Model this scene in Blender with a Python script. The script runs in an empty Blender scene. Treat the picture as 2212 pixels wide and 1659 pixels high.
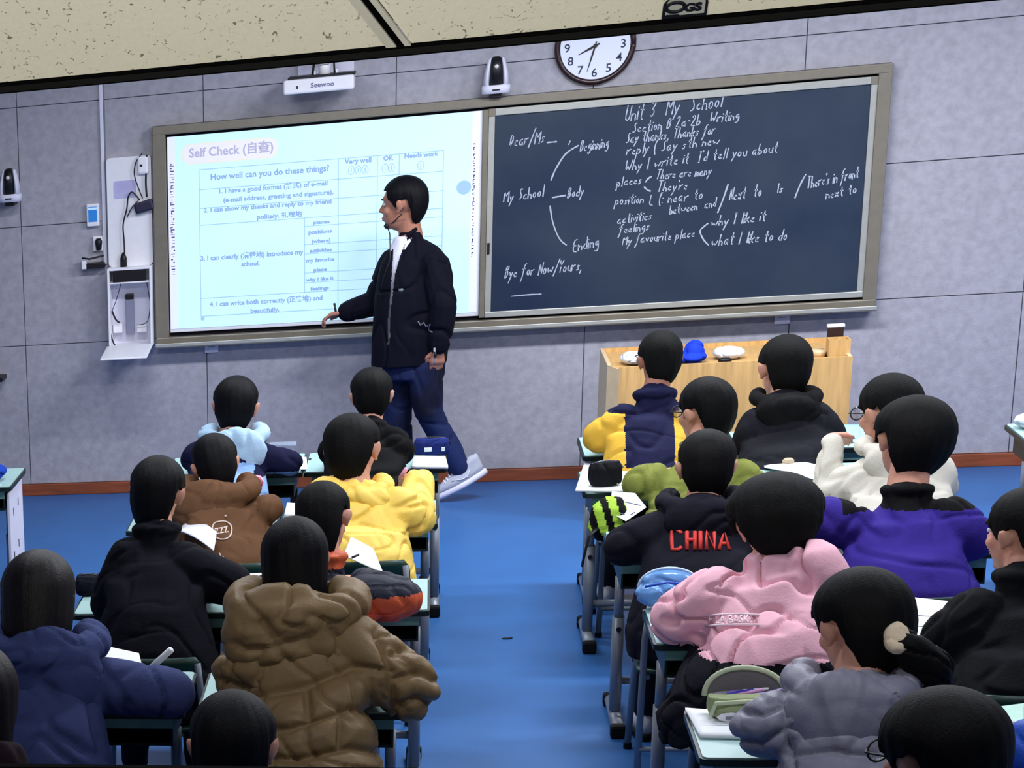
import bpy, bmesh, math, random
import numpy as np
from mathutils import Vector, Matrix

# ------------------------------------------------------------------ camera
F, CX, CY = 4889.443, -957.438, 1687.004
PITCH, ROLL, YAW = 0.3052, -0.1056, 0.3829
CAM = np.array([1.4144, -13.2169, 2.676])
FW = np.array([-math.sin(YAW)*math.cos(PITCH), math.cos(YAW)*math.cos(PITCH), -math.sin(PITCH)])
_rt = np.array([math.cos(YAW), math.sin(YAW), 0.0]); _up = np.cross(_rt, FW)
RT = math.cos(ROLL)*_rt + math.sin(ROLL)*_up
UP = -math.sin(ROLL)*_rt + math.cos(ROLL)*_up
scene = bpy.context.scene
C = scene.collection
cd = bpy.data.cameras.new('camera'); cam = bpy.data.objects.new('camera', cd); C.objects.link(cam)
M = Matrix.Identity(4)
for i in range(3):
    M[i][0] = RT[i]; M[i][1] = UP[i]; M[i][2] = -FW[i]; M[i][3] = CAM[i]
cam.matrix_world = M
cd.sensor_width = 36.0; cd.lens = 36.0*F/2212.0
cd.shift_x = (1106.0-CX)/2212.0; cd.shift_y = (CY-829.5)/2212.0
cd.clip_start = 0.1; cd.clip_end = 60
scene.camera = cam
# ------------------------------------------------------------------ world, lamps, exposure
w = bpy.data.worlds.new('world'); scene.world = w; w.use_nodes = True
w.node_tree.nodes['Background'].inputs[0].default_value = (0.6, 0.65, 0.8, 1)
w.node_tree.nodes['Background'].inputs[1].default_value = 0.12
vs = scene.view_settings
vs.view_transform = 'Standard'; vs.look = 'None'; vs.gamma = 1.0; vs.use_curve_mapping = False
vs.exposure = 0.12
def area(name, loc, size, power, color, target=None):
    l = bpy.data.lights.new(name, 'AREA'); l.shape = 'RECTANGLE'; l.size = size[0]; l.size_y = size[1]
    l.energy = power; l.color = color
    o = bpy.data.objects.new(name, l); C.objects.link(o); o.location = loc
    if target is not None:
        d = Vector(target)-Vector(loc); o.rotation_euler = d.to_track_quat('-Z', 'Y').to_euler()
    return o
COOL = (0.93, 0.95, 1.0)
LAMPS = [(0.2, -2.3, 38), (2.3, -2.3, 84), (4.3, -2.3, 84), (0.2, -5.2, 34), (2.3, -5.2, 46), (4.3, -5.2, 38), (0.6, -8.2, 12), (3.0, -8.2, 20)]
for (lx, ly, lp) in LAMPS:
    area('ceiling_lamp_light', (lx, ly, 3.02), (1.2, 0.3), lp, COOL)
area('soffit_fill_light', (1.4, -12.6, 2.2), (1.6, 0.5), 62, (1.0, 0.97, 0.86), (1.4, -10.2, 2.9))  # added unseen lamp, aimed up to brighten the soffit

def ray(x, y): return (x-CX)/F*RT-(y-CY)/F*UP+FW
def atY(x, y, Y):
    d = ray(x, y); return CAM+d*(Y-CAM[1])/d[1]
def atZ(x, y, Z):
    d = ray(x, y); return CAM+d*(Z-CAM[2])/d[2]
def ppm(P):
    return F/float((np.array(P, float)-CAM) @ FW)

# ------------------------------------------------------------------ materials
def lin(c):
    return tuple(((v/255.0)/12.92 if v/255.0 <= 0.04045 else ((v/255.0+0.055)/1.055)**2.4) for v in c)
MATS = {}
def mat(name, c, rough=0.6, spec=0.3, noise=0.0, nscale=20.0, bump=0.0, bscale=60.0, metal=0.0, emit=None, estr=0.0,
        c2=None, trans=0.0, stretch=None, alpha=1.0):
    if name in MATS: return MATS[name]
    m = bpy.data.materials.new(name); m.use_nodes = True; nt = m.node_tree; b = nt.nodes['Principled BSDF']
    col = lin(c)
    b.inputs['Base Color'].default_value = (*col, 1); b.inputs['Roughness'].default_value = rough
    b.inputs['Specular IOR Level'].default_value = spec; b.inputs['Metallic'].default_value = metal
    if trans: b.inputs['Transmission Weight'].default_value = trans
    if alpha < 1: b.inputs['Alpha'].default_value = alpha
    if emit: b.inputs['Emission Color'].default_value = (*lin(emit), 1); b.inputs['Emission Strength'].default_value = estr
    if noise or bump or c2:
        tc = nt.nodes.new('ShaderNodeTexCoord'); mp = nt.nodes.new('ShaderNodeMapping')
        nt.links.new(tc.outputs['Object'], mp.inputs[0])
        if stretch: mp.inputs['Scale'].default_value = stretch
        if noise or c2:
            n = nt.nodes.new('ShaderNodeTexNoise'); n.inputs['Scale'].default_value = nscale; n.inputs['Detail'].default_value = 6
            nt.links.new(mp.outputs[0], n.inputs[0])
            r = nt.nodes.new('ShaderNodeValToRGB'); r.color_ramp.elements[0].position = 0.32; r.color_ramp.elements[1].position = 0.68
            a = noise if noise else 0.15
            lo = tuple(max(0, v*(1-a)) for v in col); hi = lin(c2) if c2 else tuple(min(1, v*(1+a)) for v in col)
            r.color_ramp.elements[0].color = (*lo, 1); r.color_ramp.elements[1].color = (*hi, 1)
            nt.links.new(n.outputs[0], r.inputs[0]); nt.links.new(r.outputs[0], b.inputs['Base Color'])
        if bump:
            n2 = nt.nodes.new('ShaderNodeTexNoise'); n2.inputs['Scale'].default_value = bscale; n2.inputs['Detail'].default_value = 4
            nt.links.new(mp.outputs[0], n2.inputs[0])
            bp = nt.nodes.new('ShaderNodeBump'); bp.inputs['Strength'].default_value = bump; bp.inputs['Distance'].default_value = 0.01
            nt.links.new(n2.outputs[0], bp.inputs['Height']); nt.links.new(bp.outputs[0], b.inputs['Normal'])
    MATS[name] = m
    return m
felt = mat('wall_felt', (169, 168, 179), 0.95, 0.1, noise=0.10, nscale=26, bump=0.25, bscale=220)
groove = mat('wall_groove', (112, 112, 130), 0.9, 0.1, noise=0.1)
vinyl = mat('blue_vinyl', (46, 100, 164), 0.42, 0.35, noise=0.07, nscale=3.0, bump=0.05, bscale=120)
ceilm = mat('ceiling_paint', (150, 152, 160), 0.9, noise=0.03)
wallp = mat('plain_wall_paint', (140, 142, 158), 0.9, noise=0.04)
darkwall = mat('dark_partition_paint', (60, 62, 70), 0.9, noise=0.05)
brownwood = mat('brown_skirting', (140, 72, 44), 0.5, 0.4, noise=0.2, nscale=6, stretch=(1, 8, 8), bump=0.1)
oak = mat('oak_veneer', (206, 164, 104), 0.5, 0.35, noise=0.16, nscale=7, stretch=(7, 7, 0.6), bump=0.08)
oaklight = mat('pale_oak_edge', (214, 190, 152), 0.5, 0.3, noise=0.06)
taupe = mat('taupe_aluminium', (128, 122, 110), 0.42, 0.5, noise=0.05, metal=0.25, nscale=30)
alu = mat('grey_aluminium', (176, 178, 174), 0.38, 0.5, noise=0.05, metal=0.3, nscale=30)
blackm = mat('black_plastic', (14, 14, 20), 0.45, 0.4, noise=0.08)
blackmetal = mat('black_frame_metal', (4, 4, 5), 0.8, 0.02, noise=0.1)
greymetal = mat('dark_grey_frame_metal', (14, 14, 15), 0.7, 0.05, noise=0.1)
white = mat('white_plastic', (238, 238, 246), 0.4, 0.4, noise=0.02)
whiteb = mat('white_matte_shell', (222, 222, 240), 0.5, 0.3, noise=0.03)
boardm = mat('chalkboard_surface', (22, 42, 74), 0.55, 0.3, noise=0.22, nscale=1.4, c2=(46, 60, 78), bump=0.03)  # two-tone mottling paints in uneven light reflected from the slide
chalk = mat('white_chalk', (178, 186, 206), 0.95, 0.05, noise=0.08, nscale=300)
paper = mat('white_paper', (236, 240, 244), 0.8, 0.1, noise=0.02)
papershade = mat('paper_print', (120, 128, 150), 0.8, 0.1, noise=0.1)
mint = mat('mint_laminate', (160, 196, 194), 0.35, 0.45, noise=0.04, nscale=10)
edge = mat('dark_green_edge', (18, 34, 34), 0.4, 0.4, noise=0.1)
steel = mat('grey_desk_steel', (122, 130, 142), 0.4, 0.5, noise=0.06, metal=0.2)
rubber = mat('black_rubber', (10, 10, 12), 0.7, 0.2, noise=0.1)
greenplast = mat('dark_green_plastic', (16, 52, 44), 0.4, 0.45, noise=0.06)
skin = mat('skin', (206, 150, 128), 0.5, 0.35, noise=0.06, nscale=40, bump=0.04, bscale=300)
skind = mat('tanned_skin', (172, 118, 96), 0.5, 0.35, noise=0.06, nscale=40, bump=0.04, bscale=300)
lipm = mat('lips', (168, 92, 84), 0.4, 0.4, noise=0.05)
eyew = mat('eye_white', (225, 225, 225), 0.2, 0.5, noise=0.01)
iris = mat('dark_iris', (24, 16, 12), 0.1, 0.5, noise=0.05)
tilem = None

# ------------------------------------------------------------------ mesh helpers
class MB:
    def __init__(s): s.v = []; s.f = []; s.mi = []
    def add(s, vs_, fs_, mi=0):
        o = len(s.v); s.v += [tuple(map(float, p)) for p in vs_]; s.f += [tuple(i+o for i in f) for f in fs_]; s.mi += [mi]*len(fs_)
        return s
    def box(s, lo, hi, mi=0, ch=0.0):
        (x0, y0, z0), (x1, y1, z1) = lo, hi
        if ch <= 0:
            v = [(x0,y0,z0),(x1,y0,z0),(x1,y1,z0),(x0,y1,z0),(x0,y0,z1),(x1,y0,z1),(x1,y1,z1),(x0,y1,z1)]
            return s.add(v, [(0,3,2,1),(4,5,6,7),(0,1,5,4),(1,2,6,5),(2,3,7,6),(3,0,4,7)], mi)
        c = min(ch, (x1-x0)/2.01, (y1-y0)/2.01, (z1-z0)/2.01)
        bm = bmesh.new(); bmesh.ops.create_cube(bm, size=1)
        for vv in bm.verts:
            vv.co = Vector(((x0+x1)/2+vv.co.x*(x1-x0), (y0+y1)/2+vv.co.y*(y1-y0), (z0+z1)/2+vv.co.z*(z1-z0)))
        bmesh.ops.bevel(bm, geom=bm.edges[:], offset=c, segments=2, affect='EDGES', profile=0.5)
        bm.verts.index_update()
        s.add([vv.co for vv in bm.verts], [[vv.index for vv in f.verts] for f in bm.faces], mi); bm.free(); return s
    def prism(s, pts, off, mi=0):
        n = len(pts); off = np.array(off, float)
        v = [np.array(p, float) for p in pts]+[np.array(p, float)+off for p in pts]
        fs = [tuple(range(n))[::-1], tuple(range(n, 2*n))]+[(i, (i+1) % n, n+(i+1) % n, n+i) for i in range(n)]
        return s.add(v, fs, mi)
    def tube(s, pts, r, n=10, mi=0, flat=None):
        pts = [np.array(p, float) for p in pts]; rs = r if hasattr(r, '__len__') else [r]*len(pts)
        rings = []; prev = None
        for i, p in enumerate(pts):
            t = pts[min(i+1, len(pts)-1)]-pts[max(i-1, 0)]; t /= (np.linalg.norm(t)+1e-9)
            if prev is None:
                a = np.array([0, 0, 1.0]) if abs(t[2]) < 0.9 else np.array([1.0, 0, 0])
                u = np.cross(t, a)
            else: u = prev-t*(prev @ t)
            u /= np.linalg.norm(u)+1e-9; prev = u; w_ = np.cross(t, u)
            k = flat or 1.0
            rings.append([p+rs[i]*(math.cos(q)*u+k*math.sin(q)*w_) for q in [2*math.pi*j/n for j in range(n)]])
        v = [x for r_ in rings for x in r_]; fs = []
        for i in range(len(pts)-1):
            for j in range(n):
                a = i*n+j; b = i*n+(j+1) % n; fs.append((a, b, b+n, a+n))
        fs.append(tuple(range(n))[::-1]); fs.append(tuple(range((len(pts)-1)*n, len(pts)*n)))
        return s.add(v, fs, mi)
    def cyl(s, c, ax, r, h, n=24, mi=0, r2=None):
        ax = np.array(ax, float); ax /= np.linalg.norm(ax); c = np.array(c, float)
        return s.tube([c-ax*h/2, c+ax*h/2], [r, r if r2 is None else r2], n, mi)
    def ell(s, c, rad, R=None, nu=14, nv=9, mi=0):
        v = []; fs = []; c = np.array(c, float); R = np.eye(3) if R is None else np.array(R)
        v.append(c+R @ np.array([0, 0, rad[2]]))
        for i in range(1, nv):
            th = math.pi*i/nv
            for j in range(nu):
                ph = 2*math.pi*j/nu
                v.append(c+R @ np.array([rad[0]*math.sin(th)*math.cos(ph), rad[1]*math.sin(th)*math.sin(ph), rad[2]*math.cos(th)]))
        v.append(c-R @ np.array([0, 0, rad[2]])); L = len(v)-1
        for j in range(nu): fs.append((0, 1+j, 1+(j+1) % nu))
        for i in range(nv-2):
            for j in range(nu):
                a = 1+i*nu+j; b = 1+i*nu+(j+1) % nu; fs.append((a, a+nu, b+nu, b))
        for j in range(nu): fs.append((1+(nv-2)*nu+j, L, 1+(nv-2)*nu+(j+1) % nu))
        return s.add(v, fs, mi)
    def capsule(s, a, b, ra, rb, n=12):
        a = np.array(a, float); b = np.array(b, float); t = b-a; L = np.linalg.norm(t)
        if L < 1e-6: return s.ell(a, (ra,)*3)
        t /= L; P = []; Rr = []
        for q in (90, 60, 30): P.append(a-t*ra*math.sin(math.radians(q))); Rr.append(max(ra*math.cos(math.radians(q)), ra*0.02))
        P.append(a); Rr.append(ra); P.append(b); Rr.append(rb)
        for q in (30, 60, 90): P.append(b+t*rb*math.sin(math.radians(q))); Rr.append(max(rb*math.cos(math.radians(q)), rb*0.02))
        return s.tube(P, Rr, n)
    def loft(s, rings, n=24, mi=0, sq=2.0):
        # rings: (cx,cy,cz,rx,ry,tilt_x) horizontal ellipse sections
        v = []; fs = []
        for r in rings:
            cx, cy, cz, rx, ry = r[:5]; tl = r[5] if len(r) > 5 else 0.0
            for j in range(n):
                q = 2*math.pi*j/n; ca, sa = math.cos(q), math.sin(q)
                ex = math.copysign(abs(ca)**(2/sq), ca); ey = math.copysign(abs(sa)**(2/sq), sa)
                v.append((cx+rx*ex, cy+ry*ey, cz+tl*rx*ex))
        for i in range(len(rings)-1):
            for j in range(n):
                a = i*n+j; b = i*n+(j+1) % n; fs.append((a, b, b+n, a+n))
        fs.append(tuple(range(n))[::-1]); fs.append(tuple(range((len(rings)-1)*n, len(rings)*n)))
        return s.add(v, fs, mi)
    def build(s, name, m=None, parent=None, smooth=False, mats=None):
        me = bpy.data.meshes.new(name); me.from_pydata(s.v, [], s.f)
        for k in (mats if mats else [m]): me.materials.append(k)
        if mats: me.polygons.foreach_set('material_index', s.mi)
        if smooth: me.polygons.foreach_set('use_smooth', [True]*len(me.polygons))
        me.update()
        o = bpy.data.objects.new(name, me); C.objects.link(o)
        if parent: o.parent = parent
        return o
def tag(o, label, cat, group=None):
    o['label'] = label; o['category'] = cat
    if group: o['group'] = group
    return o
def empty(name, loc=(0, 0, 0), label=None, cat=None, group=None):
    o = bpy.data.objects.new(name, None); C.objects.link(o); o.location = loc; o.empty_display_size = 0.1
    if label: tag(o, label, cat, group)
    return o
def struct(o):
    o['kind'] = 'structure'; return o
def settle(root):
    # give a thing whose parts were built in world space its origin at its base
    for ch in root.children:
        ch.matrix_parent_inverse = Matrix.Translation(-root.location)
    return root
def dup(root, loc, rz, label, group=None):
    r = root.copy(); C.objects.link(r); r.location = loc; r.rotation_euler = (0, 0, rz); r['label'] = label
    if group: r['group'] = group
    for ch in list(root.children):
        c = ch.copy(); C.objects.link(c); c.parent = r
        for g in ch.children:
            d = g.copy(); C.objects.link(d); d.parent = c
    return r

# ------------------------------------------------------------------ organic surfaces
TMP = bpy.data.collections.new('tmp'); C.children.link(TMP)
def vnoise(P, s, seed=0.0):
    x, y, z = P[:, 0]*s+seed*1.7, P[:, 1]*s+seed*2.3, P[:, 2]*s+seed*0.9
    a = np.sin(x+1.9*np.sin(0.9*y+0.4*z)+1.3*np.sin(1.1*z))
    b = np.sin(1.3*y+1.7*np.sin(0.8*z+0.5*x)+1.1)
    c = np.sin(1.2*z+1.5*np.sin(1.05*x+0.6*y)+2.0)
    return (a+b+c)/3
def organic(mb, name, m, parent, voxel=0.01, smooth=6, disp=None, mats=None, zone=None, cut=None, solid=0.0):
    me = bpy.data.meshes.new(name+'_src'); me.from_pydata(mb.v, [], mb.f); me.update()
    o = bpy.data.objects.new('tmp', me); TMP.objects.link(o)
    md = o.modifiers.new('r', 'REMESH'); md.mode = 'VOXEL'; md.voxel_size = voxel; md.use_smooth_shade = True
    if smooth:
        ms = o.modifiers.new('s', 'SMOOTH'); ms.factor = 0.5; ms.iterations = smooth
    dg = bpy.context.evaluated_depsgraph_get()
    ev = o.evaluated_get(dg); me2 = bpy.data.meshes.new_from_object(ev)
    bpy.data.objects.remove(o); bpy.data.meshes.remove(me)
    n = len(me2.vertices); co = np.empty(n*3); me2.vertices.foreach_get('co', co); co = co.reshape(-1, 3)
    if disp:
        no = np.empty(n*3); me2.vertices.foreach_get('normal', no); no = no.reshape(-1, 3)
        d = disp(co, no); co2 = co+no*d[:, None]; me2.vertices.foreach_set('co', co2.ravel())
    for k in (mats or [m]): me2.materials.append(k)
    if zone or cut:
        nf = len(me2.polygons); cen = np.empty(nf*3); me2.polygons.foreach_get('center', cen); cen = cen.reshape(-1, 3)
        fn = np.empty(nf*3); me2.polygons.foreach_get('normal', fn); fn = fn.reshape(-1, 3)
        if zone: me2.polygons.foreach_set('material_index', zone(cen, fn).astype(np.int32))
        if cut is not None:
            kill = cut(cen, fn); bm = bmesh.new(); bm.from_mesh(me2); bm.faces.ensure_lookup_table()
            bmesh.ops.delete(bm, geom=[bm.faces[i] for i in np.nonzero(kill)[0]], context='FACES'); bm.to_mesh(me2); bm.free()
    me2.polygons.foreach_set('use_smooth', [True]*len(me2.polygons)); me2.update()
    me2.name = name
    ob = bpy.data.objects.new(name, me2); C.objects.link(ob)
    if parent: ob.parent = parent
    if solid:
        so = ob.modifiers.new('thick', 'SOLIDIFY'); so.thickness = solid; so.offset = -1
    return ob
def folds(amp=0.006, s=22.0, seed=0.0, drop=1.0):
    # long soft bulges parted by a few narrow slanting creases
    ca, sa = math.cos(.7+seed), math.sin(.7+seed)
    def f(P, N):
        X = P[:, 0]*ca+P[:, 2]*sa; Z = -P[:, 0]*sa+P[:, 2]*ca
        Q = np.stack([X, P[:, 1]*.8, Z*.38], 1)+0.010*np.stack([vnoise(P, 17, seed+1), vnoise(P, 17, seed+2), vnoise(P, 17, seed+3)], 1)
        Q2 = np.stack([X*.38, P[:, 1]*.8, Z], 1)
        a = vnoise(Q, s, seed); b = vnoise(Q2, s*1.5, seed+5); m = np.clip(vnoise(P, 7, seed+9)*1.5+.5, 0, 1)
        return amp*(0.9*vnoise(Q, s*.55, seed+7)*(1-.5*m)+.5*vnoise(Q2, s*.9, seed+6)*m-1.5*(1-m)*np.exp(-(a/.11)**2)-1.4*m*np.exp(-(b/.11)**2)+.2)
    return f
def puffer(amp=0.014, pitch=0.1, seed=0.0, amp2=0.005, ang=0.25):
    # quilted baffles: padded rows parted by stitched valleys
    def f(P, N):
        t = P[:, 2]+ang*P[:, 0]+0.010*vnoise(P, 14, seed)
        q = np.abs((t/pitch) % 1-.5)*2; row = np.sqrt(np.clip(1-q**7, 0, 1))
        t2 = P[:, 0]+0.3*P[:, 1]+0.02*vnoise(P, 9, seed+3); q2 = np.abs((t2/(pitch*2.6)) % 1-.5)*2; col = np.sqrt(np.clip(1-q2**14, 0, 1))
        return amp*(row*1.5-1.1)+amp*.7*(col-.8)+amp2*(-np.exp(-(vnoise(P, 40, seed+8)/.14)**2))
    return f

def seamed(lines, amp, base, wpx=7.0, pad=30.0):
    # stitched seams sunk into padded cloth, padding swelling between them
    segs = []
    for l in lines:
        l = [np.array(p, float) for p in l]; segs += list(zip(l, l[1:]))
    def f(P, N):
        d = P-CAM; z = d @ FW; q = np.stack([CX+F*(d @ RT)/z, CY-F*(d @ UP)/z], 1); D = np.full(len(P), 1e9)
        for a, b in segs:
            ab = b-a; t = np.clip(((q-a) @ ab)/(ab @ ab), 0, 1); D = np.minimum(D, np.linalg.norm(q-a-t[:, None]*ab, axis=1))
        front = np.clip((.35-N[:, 1])/.3, 0, 1)
        return base(P, N)+front*amp*(-1.1*np.exp(-(D/wpx)**2)+.9*(1-np.exp(-(D/pad)**2))-.3)
    return f

def rot(yaw=0, pitch=0, roll=0):
    R = Matrix.Rotation(math.radians(yaw), 3, 'Z') @ Matrix.Rotation(math.radians(pitch), 3, 'X') @ Matrix.Rotation(math.radians(roll), 3, 'Y')
    return np.array(R)

def hand_caps(mb, wrist, d, n, side, curl=0.5, k=1.0):
    # d: direction of the fingers, n: back-of-hand normal, side +1: thumb on +lateral
    d = np.array(d, float); d /= np.linalg.norm(d); n = np.array(n, float); n -= d*(n @ d); n /= np.linalg.norm(n)
    l = np.cross(d, n)*side; w0 = np.array(wrist, float)
    for a, b, ra, rb in ((-0.026, -0.030, .013, .013), (-0.008, -0.010, .015, .014), (0.010, 0.012, .015, .014), (0.026, 0.031, .013, .012)):
        mb.capsule(w0+l*a*0.6*k+d*0.01*k, w0+l*b*k+d*0.078*k, ra*k, rb*k, 8)
    for i, (off, ln) in enumerate(((0.031, .040), (0.011, .046), (-0.010, .043), (-0.029, .033))):
        p0 = w0+l*off*k+d*0.082*k
        q1 = curl*0.6; d1 = d*math.cos(q1)-n*math.sin(q1); p1 = p0+d1*ln*k
        q2 = curl*1.5; d2 = d*math.cos(q2)-n*math.sin(q2); p2 = p1+d2*ln*0.62*k
        q3 = curl*2.2; d3 = d*math.cos(q3)-n*math.sin(q3); p3 = p2+d3*ln*0.45*k
        mb.capsule(p0-d*.012*k, p1, .0098*k, .009*k, 8); mb.capsule(p1, p2, .009*k, .008*k, 8); mb.capsule(p2, p3, .008*k, .007*k, 8)
    t0 = w0+l*0.026*k+d*0.022*k; t1 = w0+l*0.058*k+d*0.055*k-n*0.012*k; t2 = t1+(d*0.9-n*0.4*curl-l*0.25*curl)*0.032*k
    mb.capsule(t0, t1, .013*k, .0105*k, 8); mb.capsule(t1, t2, .0105*k, .008*k, 8)

def head_caps(mb, c, R, k, neck_to):
    c = np.array(c, float)
    P = lambda x, y, z: c+R @ (np.array([x, y, z])*k)
    mb.ell(P(0, -.008, .025), (.074*k, .092*k, .088*k), R, 20, 14)
    mb.ell(P(0, .022, -.045), (.056*k, .066*k, .080*k), R, 18, 12)
    mb.ell(P(0, .066, -.100), (.024*k, .020*k, .018*k), R)
    mb.ell(P(0, .064, .030), (.052*k, .024*k, .022*k), R)
    for s in (-1, 1):
        mb.ell(P(s*.036, .058, -.030), (.022*k, .024*k, .024*k), R)
        mb.ell(P(s*.084, -.010, -.004), (.009*k, .019*k, .029*k), R @ rot(-s*22, -10, s*14))
        mb.ell(P(s*.076, 0.0, -.032), (.008*k, .010*k, .013*k), R)
    mb.capsule(P(0, .082, .012), P(0, .100, -.026), .0065*k, .0115*k)
    for s in (-1, 1): mb.ell(P(s*.011, .090, -.031), (.009*k, .010*k, .007*k), R)
    mb.ell(P(0, .083, -.058), (.023*k, .011*k, .0065*k), R); mb.ell(P(0, .081, -.071), (.020*k, .011*k, .0075*k), R)
    mb.capsule(P(0, -.022, -.045), neck_to, .050*k, .056*k, 14)
def face_parts(c, R, k, parent):
    c = np.array(c, float); P = lambda x, y, z: c+R @ (np.array([x, y, z])*k)
    for s in (-1, 1):
        e = MB().ell(P(s*.031, .0745, .004), (.0105*k, .0085*k, .0065*k), R, 12, 8, 0).ell(P(s*.031, .0805, .004), (.0055*k, .0048*k, .0055*k), R, 10, 6, 1)
        e.build('eye', None, parent, True, [eyew, iris])
        MB().tube([P(s*.016, .086, .024), P(s*.032, .086, .029), P(s*.047, .076, .024)], [.003*k, .004*k, .002*k], 6).build('eyebrow', HAIR['black'], parent, True)
    MB().ell(P(0, .0885, -.0605), (.019*k, .0075*k, .0045*k), R).ell(P(0, .087, -.0695), (.017*k, .0075*k, .0052*k), R).build('mouth', lipm, parent, True)
HAIR = {
    'black': mat('black_hair', (6, 6, 7), 0.65, 0.14, noise=0.3, nscale=30, stretch=(8, 8, 1), bump=0.25, bscale=40),
    'cool': mat('blue_black_hair', (5, 5, 10), 0.6, 0.16, noise=0.3, nscale=30, stretch=(8, 8, 1), bump=0.25, bscale=40),
    'soft': mat('soft_black_hair', (12, 12, 12), 0.75, 0.14, noise=0.25, nscale=30, stretch=(8, 8, 1), bump=0.25, bscale=40),
    'brown': mat('dark_brown_hair', (14, 9, 12), 0.5, 0.28, noise=0.3, nscale=30, stretch=(8, 8, 1), bump=0.25, bscale=40),
}
def hair(name, c, R, k, m, parent, style='short', rx=.090, seed=0.0, vol=1.0, top=1.0, nape=-.135):
    """meridian strands from the crown to the hairline, tucked in at the edge"""
    nA, nT = 96, 26; c = np.array(c, float)
    ry, rz = .108*vol, .102*vol*top; rx = rx*vol
    cen = np.array([0, -.012, .026]); rng = np.random.RandomState(int(seed*10)+3)
    jit = rng.uniform(-1, 1, nA)
    def low(a):  # a: 0 face, pi back ; z relative to cen at which the hair ends
        d = abs((a+math.pi) % (2*math.pi)-math.pi)*180/math.pi
        if style == 'short': K = [(0, .050), (42, .045), (60, -.005), (76, -.040), (86, -.012), (104, .0), (118, -.055), (138, nape+.018), (180, nape)]
        elif style == 'bob': K = [(0, .040), (40, .030), (52, -.12), (80, -.185), (180, -.200)]
        elif style == 'long': K = [(0, .040), (50, .010), (66, -.06), (92, -.12), (120, -.235), (180, -.26)]
        else: K = [(0, .050), (42, .045), (62, .0), (78, -.035), (88, -.012), (104, -.005), (118, -.06), (138, nape+.018), (180, nape)]
        for (d0, z0), (d1, z1) in zip(K, K[1:]):
            if d <= d1:
                t = (d-d0)/(d1-d0); t = t*t*(3-2*t); return z0+(z1-z0)*t
        return K[-1][1]
    V = []; crown = np.array([0, -.02, rz])
    for i in range(nA):
        a = 2*math.pi*i/nA; zl = low(a)+jit[i]*.004
        ux, uy = math.sin(a), math.cos(a)
        col = []
        for j in range(nT):
            t = (j+1)/nT
            z = rz*math.cos(t*math.acos(max(-0.999, min(1, zl/rz)))) if zl > -rz*.45 or (style in ('short', 'tail') and zl > -rz*.95) else None
            if z is None:
                # over the equator then hang
                s = t*1.6
                z = rz*math.cos(s*math.pi/2) if s <= 1 else (s-1)/.6*zl
                z = max(z, zl) if z < 0 else z
            if z >= 0: rr = math.sqrt(max(0, 1-(z/rz)**2))
            elif style in ('short', 'tail'): rr = math.sqrt(max(0.20, 1-(abs(z)/max(rz*1.42, -nape*1.12))**2.3))
            else: rr = 1.0-0.16*(z/zl)**2
            rr *= 1+0.006*math.sin(a*19+seed+2.0*t)*min(1, t*3)+0.005*math.sin(a*41+seed*3)*min(1, t*3)+0.02*math.sin(a*3+seed)*t
            rr *= 1+.012*t*math.sin(a*7+5*t+seed*2)+.007*rng.uniform(-1, 1)*t
            x = rx*rr*ux; y = ry*rr*uy
            if uy > 0: y *= 0.93
            if abs(uy) < .45 and style in ('short', 'tail') and z < .03: x *= 1-.09*min(1, (.03-z)/.05)
            if style in ('short', 'tail') and uy < -.5 and z < -.04: y *= 1-0.9*(-.04-z)
            col.append(np.array([x, y, z])+cen)
        e = col[-1]-cen
        col.append(cen+e*np.array([.90, .90, 1])+np.array([0, 0, -.002])); col.append(cen+e*np.array([.72, .72, .95])+np.array([0, 0, .012]))
        V.append(col)
    n2 = nT+2; vs_ = [c+R @ ((np.array([0, -.012, rz])+cen*np.array([1, 0, 1]))*k)]
    for col in V: vs_ += [c+R @ (p*k) for p in col]
    fs = []
    for i in range(nA):
        i2 = (i+1) % nA; fs.append((0, 1+i2*n2, 1+i*n2))
        for j in range(n2-1): fs.append((1+i*n2+j, 1+i2*n2+j, 1+i2*n2+j+1, 1+i*n2+j+1))
    mb = MB().add(vs_, fs)
    if style == 'tail':
        pass
    return mb.build(name, m, parent, True)

def cloth(name, c, amp=0.05, rough=0.85, spec=0.15, bump=0.2, bscale=160, wr=0.28):
    new = name not in MATS
    m = mat(name, c, rough, spec, noise=amp, nscale=12, bump=bump, bscale=bscale)
    if new and wr:
        nt = m.node_tree; b = nt.nodes['Principled BSDF']; old = b.inputs['Normal'].links[0].from_node
        n = nt.nodes.new('ShaderNodeTexNoise'); n.noise_type = 'RIDGED_MULTIFRACTAL'; n.normalize = True; n.inputs['Scale'].default_value = 5.0; n.inputs['Detail'].default_value = 2.5; n.inputs['Distortion'].default_value = 1.2
        m3 = nt.nodes.new('ShaderNodeMapping'); m3.inputs['Scale'].default_value = (1.5, 1, .6); m3.inputs['Rotation'].default_value = (0, .6, 0); nt.links.new([x for x in nt.nodes if x.type == 'TEX_COORD'][0].outputs['Object'], m3.inputs[0]); nt.links.new(m3.outputs[0], n.inputs[0])
        b2 = nt.nodes.new('ShaderNodeBump'); b2.inputs['Strength'].default_value = wr; b2.inputs['Distance'].default_value = .03
        nt.links.new(n.outputs[0], b2.inputs['Height']); nt.links.new(old.outputs[0], b2.inputs['Normal']); nt.links.new(b2.outputs[0], b.inputs['Normal'])
    return m

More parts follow.
